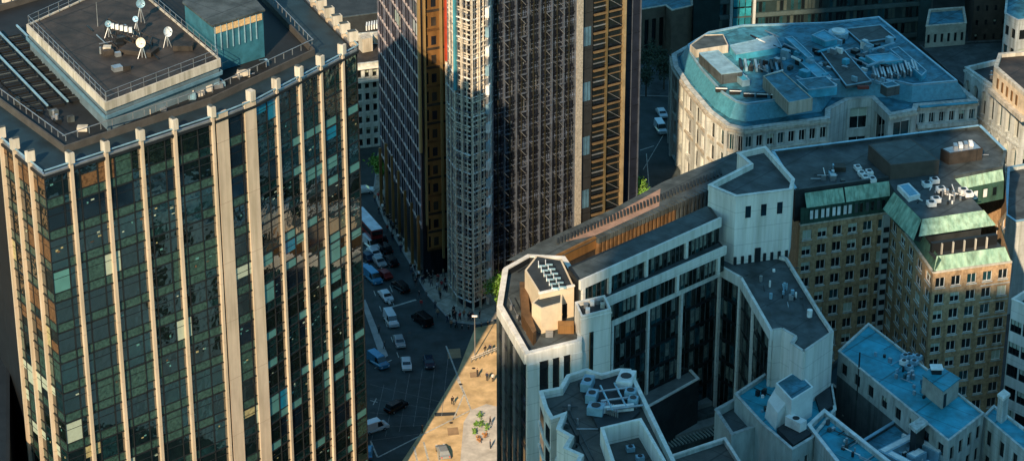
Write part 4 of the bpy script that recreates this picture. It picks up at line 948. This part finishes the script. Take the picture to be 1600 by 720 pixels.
p = PP([(1196, 622), (1213, 642), (1236, 628), (1216, 606)], 30); mb = MB(); mb.hexa([(q.x, q.y, 26.5) for q in p], [(p[0].x+.5, p[0].y+.6, 29.3), (p[1].x+.3, p[1].y+.6, 29.3), (p[2].x, p[2].y, 31), (p[3].x, p[3].y, 31)], wr)
mb.build('lean_to', L4)
part_box(L4, 'lower_roof', [(1214, 668), (1240, 694), (1268, 676), (1240, 652)], 26.5, 27.4, darkr, darkr)
part_box(L4, 'lower_roof', [(1274, 618), (1282, 644), (1303, 632), (1298, 600), (1262, 568), (1248, 572)], 26.5, 27.2, darkr, darkr)
ac(1243, 668, 27.4, 1.6, 3.2, 1.8, 'long white air conditioner on the dark lower roof below the white hut', whitem, .75)
mb = MB()
for k in range(8): q = P(1255+k*2.5, 585+k*4, 27); mb.box(q.x, q.x+.8, q.y, q.y+.6, 26.55, 26.6+rl.uniform(.8, 1.8), rl.choice([whitem, darkm, tealr, steel]))
for k in range(6): q = P(1250+k*6, 565+k*5, 27); mb.tube((q.x, q.y, 26.6), (q.x+.9, q.y+.2, 28.5), .12, rl.choice([whitem, steel, tealr]))
build_each(mb, 'plant_unit', L4)
building('small_parapet_building', 'small building with a grey sunken roof and pale parapet beside the courtyard', [(1117, 640), (1143, 680), (1188, 664), (1150, 622)], 25, 0, wall=mat('sea grey render', (0, 0, 0)), roof=slate, ph=1.2, pt=.5, cap=offwhite)
building('grey_roof_extension', 'plain grey roofed extension with a white rim at the bottom centre', [(1012, 724), (1050, 800), (1200, 790), (1133, 684)], 26, 0, wall=offwhite, roof=mat('warm grey felt', (.11, .10, .09), .8), ph=.6, pt=.4, cap=white)
building('dark_yard_roof', 'dark low roof with a leaning white panel at the bottom of the picture', [(1145, 690), (1165, 790), (1260, 790), (1235, 712), (1188, 670)], 19, 0, wall=slate, roof=darkr, ph=.5, cap=slate)
L3, _, _ = building('white_rimmed_blue_roof', 'blue flat roof with a broad white rim in front of the dark light well', [(1262, 664), (1345, 770), (1440, 770), (1392, 722), (1288, 640)], 27.5, 0, wall=offwhite, roof=bluer, ph=.7, pt=.5, cap=whitem)
building('light_well_roof', 'teal low roof across the dark light well between the blue roofs', [(1278, 590), (1288, 640), (1395, 715), (1430, 680), (1312, 560)], 17, 0, wall=slate, roof=mat('deep teal felt', (.02, .05, .06)), ph=.8, pt=.3, cap=slate)
L7, _, _ = building('plant_roof', 'blue roof crowded with pale square ductwork at the bottom right', [(1345, 690), (1410, 770), (1490, 735), (1476, 700), (1410, 650)], 25.5, 0, wall=slate, roof=tealr, ph=.5, cap=bluem)
mb = MB(); c = P(1435, 705, 26.5); 
for (a0, a1, b0, b1) in ((-5, 3, 2.6, 4.2), (-5, -3.4, -4, 2.6), (1.4, 3, -3, 2.6), (-2.4, .4, -1.4, .4), (3, 4.6, -1, .6), (-3.4, -1.2, -4.6, -3)):
    r_ = Matrix.Rotation(.72, 2)
    pts = [Vector((c.x, c.y))+r_ @ Vector(v) for v in ((a0, b0), (a1, b0), (a1, b1), (a0, b1))]
    mb.prism(pts, 25.01, 26.9, bluem); mb.prism([v for v in inset(pts, .3)], 26.91, 27.0, whitem)
mb.build('ductwork', L7)
for z, (a, b) in ((0, ((1300, 600), (1385, 668))), (0, ((1318, 650), (1330, 630)))):
    t = thing('light_well_wall', 'thin pale topped wall dividing the dark light well' if a[0] == 1300 else 'short cross wall in the dark light well', 'wall', (*P(*a, 19).xy, 16)); mb = MB(); F = Face(P(*a, 19), P(*b, 19)); F.box(mb, 0, F.L, 16.2, 19, -.15, .15, slate); F.box(mb, 0, F.L, 19.01, 19.15, -.25, .25, cream); mb.build('wall', t)
ac(1325, 665, 16.2, 1, 1, 1, 'small pale unit on the floor of the dark light well', cream)

# ------------------------------------------------------------ unseen blocks added behind the photographer to cast shade, and city beyond the frame
def offblock(label, x0, x1, y0, y1, h, m=offwhite, fx=()):
    t = thing('city_or_shade_block', label, 'building', ((x0+x1)/2, (y0+y1)/2, 0)); mb = MB(); mb.box(x0, x1, y0, y1, 0, h, m); mb.build('wall', t)
    mb = MB(); k = 2.0
    while k < h-1:
        mb.box(x0-.06, x1+.06, y0-.06, y1+.06, k, k+1.9, glass); k += 3.8
    mb.build('window_band', t); mb = MB(); mb.box(x0-.2, x1+.2, y0-.2, y1+.2, h+.01, h+.8, m); mb.build('roof', t)
offblock('wide slab added for shade behind the viewpoint, out of the picture', -122, -102, -40, -20, 277)
offblock('tallest block added for shade behind the viewpoint, out of the picture', -102, -56, -40, -20, 430, steel)
offblock('long slab added for shade behind the viewpoint on the right, out of the picture', -56, 160, -40, -20, 293)
offblock('sunlit stone block beyond the right edge, out of the picture', 120, 165, 180, 240, 60, cream)
offblock('brick block beyond the right edge, out of the picture', 110, 150, 260, 310, 48, brick)
offblock('brown block below the viewpoint, out of the picture', 40, 90, 120, 190, 55, brick)

# small roof fittings: each a part of its roof's building
def fittings(root, pts, z, n, seed, mats_, smin=.3, smax=1.2, rot=0):
    r = random.Random(seed); q = PP(pts, z)
    for k in range(n):
        wts = [r.random() for _ in q]; sm = sum(wts); c = sum((v*(w_/sm) for v, w_ in zip(q, wts)), Vector())
        m = r.choice(mats_); mb = MB(); kind = r.random(); name = 'roof_fitting'
        if kind < .45:
            a, b, h = r.uniform(smin, smax), r.uniform(smin, smax), r.uniform(.3, 1.1); ca, sa = math.cos(rot), math.sin(rot)
            mb.prism([(c.x+x*ca-y*sa, c.y+x*sa+y*ca) for x, y in ((-a/2, -b/2), (a/2, -b/2), (a/2, b/2), (-a/2, b/2))], z+.01, z+h, m); name = 'vent_box'
        elif kind < .7:
            L_ = r.uniform(1.5, 5); a = rot+(math.pi/2 if r.random() < .5 else 0); d = Vector((math.cos(a), math.sin(a), 0))*L_
            mb.tube((c.x, c.y, z+.25), (c.x+d.x, c.y+d.y, z+.25), .09, m, 6); name = 'roof_pipe'
        else: mb.cyl((c.x, c.y), r.uniform(.12, .3), z+.01, z+r.uniform(.4, 1.3), m, 10); name = 'roof_vent'
        mb.build(name, root)
MX = [steel, whitem, slate, bluem, darkm]
fittings(JB, [(1240, 265), (1340, 250), (1250, 295), (1350, 290)], 41.72, 14, 1, MX)
fittings(JB, [(1440, 270), (1490, 300), (1500, 320), (1445, 330), (1530, 320)], 41.72, 16, 2, [whitem, steel, darkm])
fittings(JB, [(1490, 215), (1550, 235), (1530, 250), (1480, 260)], 41.72, 12, 3, [slate, darkm, steel])
fittings(IT, [(1160, 425), (1230, 410), (1285, 500), (1225, 500)], 36.72, 20, 4, MX, .2, .6)
fittings(KB, [(860, 625), (900, 600), (900, 700), (930, 740)], KZ, 10, 5, [darkm, slate, steel], .2, .6)
fittings(L1, [(1330, 545), (1360, 515), (1500, 640), (1480, 670)], 29.9, 26, 6, [steel, darkm, bluem, tealr], .2, .6, .8)
fittings(L3, [(1285, 650), (1300, 690), (1370, 740)], 26.8, 18, 7, [steel, whitem, darkm, slate], .3, 1.0, -.75)
fittings(L4, [(1160, 615), (1205, 590), (1200, 650), (1225, 690)], 26.5, 14, 8, MX, .2, .7, .8)
fittings(L7, [(1370, 690), (1420, 660), (1470, 720), (1420, 740)], 25.0, 26, 9, [whitem, bluem, darkm, steel, tealr], .3, 1.3, .7)
fittings(IA, [(790, 450), (800, 500), (815, 530), (860, 530)], 38.9, 8, 10, [darkm, steel, slate], .2, .6)
fittings(GB, [(1520, 105), (1545, 115), (1590, 155)], 23.2, 8, 11, [steel, slate, darkm])
fittings(B1, [(0, 20), (60, 0), (110, 0)], 49.0, 20, 12, [cream, bluem, steel, darkm], .5, 2)
fittings(CB, [(560, 88), (598, 80), (590, 60), (565, 66)], 19.2, 8, 13, [steel, cream, darkm])
fittings(LT, [(180, 165), (60, 70), (200, 5), (330, 100)], ZT+3.3, 22, 14, [darkm, brownr, steel], .3, 1.6, .5)
fittings(LT, [(200, 195), (330, 150), (470, 80), (350, 125)], ZT-1.15, 26, 15, [steel, cream, darkm, bluem], .3, 1.6, .5)
fittings(LT, [(20, 160), (100, 215), (140, 190)], ZT-1.15, 10, 16, [steel, darkm, slate], .3, 1.2, .5)
for k, (x, y, a, b, h, m_, l) in enumerate([(140, 330, 34, 40, 38, offwhite, 'pale block first in the row'), (150, 385, 40, 45, 45, brick, 'brick block second in the row'), (150, 450, 36, 50, 32, cream, 'cream block third in the row'), (190, 340, 30, 60, 52, slate, 'slate block behind the pale one'), (200, 420, 36, 60, 40, offwhite, 'tall pale block behind the brick one'), (175, 530, 50, 50, 30, brick, 'low brick block farthest in the row'), (95, 205, 30, 40, 42, offwhite, 'pale block nearest the viewpoint'), (-190, 420, 50, 60, 44, brick, 'brick block left of the glass tower')]):
    offblock(l+', beyond the edge of the picture', x, x+a, y, y+b, h, m_)
# ------------------------------------------------------------ trees
def tree(px, py, r, h, label, m, n=900):
    q = P(px, py, h*.65); t = thing('tree', label, 'tree', (q.x, q.y, 0))
    mb = MB(); mb.tube((q.x, q.y, 0), (q.x, q.y, h*.6), .22, bark, 7, .12)
    rr = random.Random(px)
    for k in range(5): a = rr.uniform(0, 6.3); mb.tube((q.x, q.y, h*.4), (q.x+math.cos(a)*r*.6, q.y+math.sin(a)*r*.6, h*.75), .09, bark, 5, .03)
    mb.build('trunk', t); mb = MB()
    cl = [Vector((rr.gauss(0, .45)*r, rr.gauss(0, .45)*r, h*.7+rr.gauss(0, .28)*r*1.2)) for _ in range(12)]
    for k in range(n):
        c = rr.choice(cl)+Vector((rr.gauss(0, .26), rr.gauss(0, .26), rr.gauss(0, .24)))*r
        u = Vector((rr.uniform(-1, 1), rr.uniform(-1, 1), rr.uniform(-1, 1))).normalized(); v = u.orthogonal().normalized(); s = rr.uniform(.18, .38)
        b = Vector((q.x, q.y, 0))+c; mb.face([b-u*s, b+v*s*.6, b+u*s, b-v*s*.6], m)
    mb.build('crown', t)
bright = mat('bright spring leaf', (.10, .22, .02), .6, scale=1.2, var=.5)
tree(597, 262, 2.3, 8, 'bright green street tree at the left foot of the skyscraper', bright)
tree(776, 445, 2.4, 9, 'bright green tree behind the rounded prow roof', bright)
tree(1001, 300, 2.0, 16, 'bright green tree top showing above the long brown roof', bright)
for (x, y, l) in ((1012, 92, 'leftmost of the dark trees in the small square'), (1032, 86, 'dark tree nearest the round cornered building in the small square'), (1010, 118, 'low dark tree in front in the small square'), (1038, 108, 'dark tree at the right of the small square')): tree(x, y, 2.4, 8, l, leafd, 700)
pb = thing('planted_bed', 'flower bed with green shrubs and orange blooms on the pale traffic island', 'flower bed', (*P(752, 668).xy, 0.13)); mb = MB(); mo = MB(); orm = mat('orange blooms', (.35, .16, .05))
for k in range(300):
    x, y = rl.choice([(750, 648), (744, 662), (752, 660), (760, 665), (748, 685), (758, 678), (742, 672)]); c = P(x+rl.gauss(0, 2), y+rl.gauss(0, 2.5), .3+rl.random()*.7); u = Vector((rl.uniform(-1, 1), rl.uniform(-1, 1), rl.uniform(-.6, 1))).normalized(); v = u.orthogonal()*.1; u = u*.2
    (mo if y > 677 else mb).face([c-u, c+v, c+u, c-v], orm if y > 677 else bright)
mb.build('shrubs', pb)['kind'] = 'stuff'; mo.build('blooms', pb)['kind'] = 'stuff'

# ------------------------------------------------------------ street furniture
def lamp(px, py, h, label):
    q = P(px, py, 0); t = thing('street_lamp', label, 'street lamp', (q.x, q.y, 0)); mb = MB(); mb.tube((q.x, q.y, 0), (q.x, q.y, h), .13, steel, 8, .08); mb.build('post', t)
    mb = MB(); mb.tube((q.x-.5, q.y, h+.05), (q.x+.5, q.y, h+.05), .2, whitem, 8); mb.build('lamp_head', t)
lamp(742, 556, 8.5, 'tall street lamp at the edge of the sunlit junction')
t = thing('crossing_barrier', 'pale pedestrian railing at the crossing by the prow building', 'railing', (*P(755, 556).xy, 0)); mb = MB(); F = Face(P(736, 566), P(780, 548))
for k in range(8): F.box(mb, k*F.L/7, k*F.L/7+.1, .01, 1.1, 0, .1, steel)
for z in (.6, 1.05): F.box(mb, 0, F.L, z, z+.1, 0, .1, whitem)
mb.build('rail', t)

for k, (x, y) in enumerate([(712, 512), (722, 514), (732, 515), (742, 514), (752, 511), (762, 508)]):
    q = P(x, y, 0); t = thing('bollard', 'black bollard with a pale collar in the row along the plaza kerb', 'bollard', (q.x, q.y, .13), 'bollards on the plaza kerb'); mb = MB(); mb.cyl(q.xy, .12, .13, 1.1, black, 8); mb.build('post', t); mb = MB(); mb.cyl(q.xy, .135, .8, .95, whitem, 8); mb.build('collar', t)
mb = MB(); pt_ = mat('tarmac patch', (.03, .035, .036), .8); mh = mat('iron cover', (.06, .05, .045), .5, .5)
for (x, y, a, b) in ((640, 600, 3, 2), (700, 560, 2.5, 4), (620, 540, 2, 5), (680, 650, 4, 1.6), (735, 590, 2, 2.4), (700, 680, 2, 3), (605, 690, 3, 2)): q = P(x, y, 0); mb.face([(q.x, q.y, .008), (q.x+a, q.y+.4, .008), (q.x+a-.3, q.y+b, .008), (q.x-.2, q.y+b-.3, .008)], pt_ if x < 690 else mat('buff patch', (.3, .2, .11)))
for (x, y) in ((650, 545), (690, 610), (720, 600), (610, 580), (705, 660), (740, 575), (640, 520)): q = P(x, y, 0); mb.cyl(q.xy, .35, .02, .03, mh, 12)
struct('road_patches', mb)
# ------------------------------------------------------------ vehicles
def car_proto(kind):
    """local coords, length along +X"""
    L, W, H = {'car': (4.5, 1.85, 1.45), 'taxi': (4.7, 1.9, 1.75), 'van': (5.2, 2.05, 2.2)}[kind]
    prof = {'car': [(-L/2, .35), (-L/2, .85), (-L/2+.5, .95), (-L/2+.95, H), (.55, H), (1.25, .98), (L/2-.15, .82), (L/2, .35)],
            'taxi': [(-L/2, .35), (-L/2, 1.0), (-L/2+.25, 1.1), (-L/2+.55, H), (.7, H), (1.2, 1.1), (L/2-.1, .98), (L/2, .35)],
            'van': [(-L/2, .35), (-L/2, H-.05), (-L/2+.1, H), (1.0, H), (1.75, 1.25), (L/2-.1, 1.05), (L/2, .35)]}[kind]
    body = MB(); n = len(prof)
    def sec(y, inw): return [Vector((x, y*(1 if z < 1.1 else inw), z)) for x, z in prof]
    a, b = sec(-W/2, .82), sec(W/2, .82)
    K = 'BODY'
    i0 = len(body.v); body.v += a+b
    for i in range(n):
        j = (i+1) % n; body.f.append((i, j, n+j, n+i)); body.m.append(0)
    body.f.append(tuple(reversed(range(n)))); body.m.append(0); body.f.append(tuple(range(n, 2*n))); body.m.append(0)
    gl = MB()
    zi = 1.02 if kind == 'car' else 1.15
    top = [p for p in prof if p[1] > zi-.1 and p[1] >= H-.06]; x0 = min(p[0] for p in top); x1 = max(p[0] for p in top)
    fw = [p for p in prof if p[0] > x1][0]
    def lerp(p, q, t): return (p[0]+(q[0]-p[0])*t, p[1]+(q[1]-p[1])*t)
    p0, p1 = lerp((x1, H), fw, .12), lerp((x1, H), fw, .9)
    gl.face([(p1[0]+.02, -W*.42, p1[1]+.02), (p1[0]+.02, W*.42, p1[1]+.02), (p0[0]+.02, W*.38, p0[1]+.02), (p0[0]+.02, -W*.38, p0[1]+.02)], glass)
    for s in (-1, 1): gl.hexa([(x0+.1 if kind != 'van' else .3, s*W*.47, zi), (x1+.4, s*W*.47, zi), (x1+.4, s*W*.43, zi), (x0+.1 if kind != 'van' else .3, s*W*.43, zi)], [(x0+.15 if kind != 'van' else .3, s*W*.435, H-.15), (x1-.05, s*W*.435, H-.15), (x1-.05, s*W*.4, H-.15), (x0+.15 if kind != 'van' else .3, s*W*.4, H-.15)], glass)
    if kind != 'van': gl.face([(x0-.3, -W*.38, H-.4), (x0-.3, W*.38, H-.4), (x0-.05, W*.36, H-.08), (x0-.05, -W*.36, H-.08)][::-1], glass)
    return body, gl, L, W
def car(px, py, heading, colr, kind, label, grp='vehicles at the road junction'):
    q = P(px, py, .6); body, gl, L, W = car_proto(kind)
    m = mat('car paint '+str(colr), colr, .25, .3, var=.05)
    t = thing({'car': 'car', 'taxi': 'taxi', 'van': 'van'}[kind], label, kind, (0, 0, 0), grp)
    body.mats = [m]; o = body.build('body', t); me = o.data
    bv = o.modifiers.new('bevel', 'BEVEL'); bv.width = .08; bv.segments = 2
    gl.build('window', t)
    for sx in (-1, 1):
        for sy in (-1, 1):
            w_ = MB(); w_.tube((sx*L*.31, sy*(W/2-.18), .34), (sx*L*.31, sy*(W/2+.01), .34), .34, black, 12); w_.tube((sx*L*.31, sy*(W/2+.012), .34), (sx*L*.31, sy*(W/2+.03), .34), .18, steel, 10); w_.build('wheel', t)
    for sy in (-1, 1):
        h = MB(); h.box(L/2-.08, L/2+.03, sy*W*.36-.15, sy*W*.36+.15, .65, .8, whitem); h.build('headlight', t)
        h = MB(); h.box(-L/2-.03, -L/2+.08, sy*W*.38-.12, sy*W*.38+.12, .65, .85, red); h.build('tail_light', t)
    t.location = (q.x, q.y, .01); t.rotation_euler = (0, 0, heading)
    return t
blk = (.008, .009, .012); wht = (.6, .66, .7); blu = (.06, .25, .42); nvy = (.01, .03, .06); sil = (.3, .33, .35); drd = (.2, .02, .02)
U = math.pi/2
car(574, 400, U+.5, nvy, 'car', 'dark blue car furthest left in the queue below the bus')
car(585, 395, -U+.45, wht, 'car', 'white car with pale blue roof second in the queue below the bus')
car(583, 434, -U+.5, blu, 'van', 'bright blue van beside the traffic median')
car(600, 388, U+.55, blk, 'taxi', 'black taxi near the top of the kerbside queue')
car(609, 408, U+.55, blk, 'taxi', 'black taxi in the middle of the kerbside queue')
car(600, 428, U+.55, drd, 'car', 'dark red car between the blue van and the black taxis')
car(626, 448, U+.55, blk, 'taxi', 'black taxi last in the kerbside queue by the plaza')
car(611, 500, -U+.3, wht, 'van', 'white van at the stop line of the junction')
car(660, 500, U+.6, blk, 'van', 'black van beside the plaza kerb opposite the white van')
car(624, 533, -U+.2, sil, 'car', 'small silver car just behind the blue van entering the junction')
car(591, 565, -U+.6, blu, 'van', 'blue van at the left edge of the junction')
car(635, 568, -U+.1, wht, 'car', 'white saloon car in the middle of the junction')
car(670, 565, -U+.15, nvy, 'car', 'dark blue car beside the white saloon')
car(619, 635, U-.75, blk, 'taxi', 'black taxi crossing the yellow box hatching')
car(585, 668, math.pi/2-1.0, wht, 'van', 'pale blue and white van in the lower left of the junction')
car(574, 706, U, blu, 'car', 'bright blue car half hidden behind the left tower at the bottom')
car(692, 705, U+.25, sil, 'car', 'grey car on the sunlit road surface')
car(1034, 177, -U+.2, wht, 'car', 'white car further up the side street by the round cornered building')
car(1032, 201, -U+.2, wht, 'van', 'white van nearer in the side street by the round cornered building')
car(568, 297, .2, wht, 'car', 'white car turning beyond the bus at the top of the street')
car(571, 420, U+.5, blu, 'car', 'blue car hugging the left tower above the bright blue van')
car(592, 408, -U+.45, sil, 'car', 'silver car between the white car and the bright blue van')
car(592, 372, U+.55, blk, 'taxi', 'black taxi directly below the bus')
car(580, 382, -U+.45, wht, 'van', 'white van just below the bus')
car(603, 462, -U+.4, wht, 'car', 'white car waiting above the scooters at the stop line')
# bus
def bus():
    q = P(574, 357, 2); t = thing('double_decker_bus', 'red double decker bus with a pale blue roof beside the left tower', 'bus', (0, 0, 0)); L, W, H = 11.2, 2.55, 4.3
    mb = MB(); mb.box(-L/2, L/2, -W/2, W/2, .35, H-.15, mat('bus red', (.16, .012, .012), .35)); o = mb.build('body', t); b = o.modifiers.new('bevel', 'BEVEL'); b.width = .15; b.segments = 2
    mb = MB(); mb.box(-L/2+.1, L/2-.1, -W/2+.08, W/2-.08, H-.14, H, mat('pale bus roof', (.6, .72, .8), .4)); mb.build('roof', t)
    for z in (1.3, 3.0):
        for s in (-1, 1): mb = MB(); mb.box(-L/2+.5, L/2-.5, s*(W/2+.005)-.01, s*(W/2+.005)+.01, z, z+.8, glass); mb.build('window', t)
        for s in (-1, 1): mb = MB(); mb.box(s*(L/2+.005)-.01, s*(L/2+.005)+.01, -W/2+.2, W/2-.2, z, z+.9, glass); mb.build('windscreen', t)
    for sx in (-1, 1):
        for sy in (-1, 1): mb = MB(); mb.tube((sx*3.4, sy*1.05, .48), (sx*3.4, sy*1.3, .48), .48, black, 14); mb.build('wheel', t)
    t.location = (q.x, q.y, .01); t.rotation_euler = (0, 0, U+.42)
bus()
# bicycles / motor scooters near the stop line
def scooter(px, py, a, label):
    q = P(px, py, .5); t = thing('motor_scooter', label, 'scooter', (0, 0, 0), 'scooters at the stop line')
    for x in (-.65, .65): mb = MB(); mb.tube((x, -.07, .28), (x, .07, .28), .28, black, 12); mb.build('wheel', t)
    mb = MB(); mb.hexa([(-.8, -.16, .35), (.35, -.14, .35), (.35, .14, .35), (-.8, .16, .35)], [(-.85, -.12, .75), (.1, -.12, .7), (.1, .12, .7), (-.85, .12, .75)], whitem); mb.tube((.65, 0, .35), (.4, 0, 1.0), .06, steel); mb.build('body', t)
    mb = MB(); mb.tube((.4, -.3, 1.02), (.4, .3, 1.02), .03, black); mb.build('handlebar', t)
    t.location = (q.x, q.y, .01); t.rotation_euler = (0, 0, a)
scooter(600, 484, U+.4, 'white scooter at the left of the stop line'); scooter(608, 472, U+.4, 'white scooter at the middle of the stop line')

# ------------------------------------------------------------ people
def figure(pose):
    s = [0, .22, -.22][pose]; k = [0, -.22, .22][pose]
    V = [(0, 0, .95), (0, 0, 1.15), (0, 0, 1.38), (.01, 0, 1.5), (.02, 0, 1.62), (.02, 0, 1.74),
         (0, .1, .9), (s*.5, .11, .5), (s, .11, .08), (s+.14, .12, .04), (0, -.1, .9), (k*.5+.03, -.11, .5), (k, -.11, .08), (k+.14, -.12, .04),
         (0, .2, 1.4), (k*.5, .25, 1.12), (k*.8+.08, .25, .88), (0, -.2, 1.4), (s*.5, -.25, 1.12), (s*.8+.08, -.25, .88)]
    E = [(0, 1), (1, 2), (2, 3), (3, 4), (4, 5), (0, 6), (6, 7), (7, 8), (8, 9), (0, 10), (10, 11), (11, 12), (12, 13), (2, 14), (14, 15), (15, 16), (2, 17), (17, 18), (18, 19)]
    Rr = [.15, .14, .17, .065, .1, .09, .1, .075, .05, .045, .1, .075, .05, .045, .075, .055, .04, .075, .055, .04]
    me = bpy.data.meshes.new('person'); me.from_pydata(V, E, []); o = bpy.data.objects.new('tmp', me); COL.objects.link(o)
    md = o.modifiers.new('skin', 'SKIN'); sv = me.skin_vertices[0].data
    for i, r_ in enumerate(Rr): sv[i].radius = (r_, r_*1.15 if i in (0, 1, 2) else r_); sv[i].use_root = (i == 0)
    ss = o.modifiers.new('sub', 'SUBSURF'); ss.levels = 1; ss.render_levels = 1
    dg = bpy.context.evaluated_depsgraph_get(); out = bpy.data.meshes.new_from_object(o.evaluated_get(dg)); bpy.data.objects.remove(o)
    return out
figs = [figure(i) for i in range(3)]
cloth = {'black': (.015, .015, .018), 'navy': (.015, .025, .06), 'grey': (.1, .1, .11), 'white': (.6, .6, .6), 'red': (.35, .03, .03), 'tan': (.3, .2, .12)}
FM = {}
def fmesh(i, c, tr):
    if (i, c, tr) in FM: return FM[(i, c, tr)]
    me = figs[i].copy(); me.materials.clear()
    for m in (mat('coat '+c, cloth[c], .8), mat('trousers '+tr, cloth[tr], .8), skin, mat('hair', (.03, .02, .015))): me.materials.append(m)
    for p in me.polygons:
        c_ = p.center; p.material_index = 1 if c_.z < .9 and abs(c_.y) < .19 else (2 if (c_.z > 1.47 or (c_.z < .93 and abs(c_.y) > .2)) else 0)
        if c_.z > 1.66 or (c_.z > 1.56 and c_.x < .0): p.material_index = 3
        p.use_smooth = True
    FM[(i, c, tr)] = me; return me
def person(px, py, label, c=None, tr=None, grp='pedestrians on the plaza'):
    q = P(px, py, .13); c = c or rl.choice(['black', 'navy', 'grey', 'tan', 'red', 'white', 'black']); tr = tr or rl.choice(['black', 'navy', 'grey'])
    o = bpy.data.objects.new('person', fmesh(rl.randrange(3), c, tr)); COL.objects.link(o); o.location = (q.x, q.y, .13); o.rotation_euler = (0, 0, rl.uniform(0, 6.3)); o.scale = (1.12, 1.12, 1.08)
    tag(o, label.replace('#', c), 'person', grp)
for i in range(44):
    t_ = rl.random(); x = 640+t_*110+rl.gauss(0, 5); y = 418+t_*68+rl.gauss(0, 9)
    if x > 700 and y < 492: y = 494+rl.random()*8
    person(x, y, 'person in a # coat walking on the plaza at the foot of the skyscraper')
for (x, y) in ((651, 444), (660, 443), (655, 466), (666, 466), (688, 467), (680, 482), (658, 480), (709, 490), (699, 504), (705, 512), (713, 512), (684, 495)):
    person(x, y, 'person in a # coat walking on the plaza at the foot of the skyscraper')
for i in range(44):
    t_ = rl.random(); person(592+t_*42+rl.gauss(0, 4), 315+t_*75+rl.gauss(0, 6), 'person in a # coat on the pavement beside the bus and taxi queue', grp='pedestrians beside the taxi queue')
for (x, y, c, l) in ((707, 632, 'black', 'person in black crossing inside the sunlit box marking'), (746, 588, 'black', 'person in black left of the pair below the crossing railing'), (761, 594, 'navy', 'person in navy right of the pair below the crossing railing'), (770, 596, 'white', 'person in white beside the prow building below the railing'), (758, 552, 'black', 'person in black behind the crossing railing'), (766, 550, 'navy', 'person in navy behind the crossing railing'), (766, 664, 'black', 'person in black beside the flower bed'), (766, 700, 'navy', 'person in navy at the bottom of the pale island'), (660, 676, 'black', 'person in black at the shadow edge on the road'), (592, 520, 'grey', 'person in grey on the traffic median'), (601, 545, 'grey', 'person in grey at the near end of the traffic median')):
    person(x, y, l, c, 'black', 'pedestrians at the junction')
finish_windows()
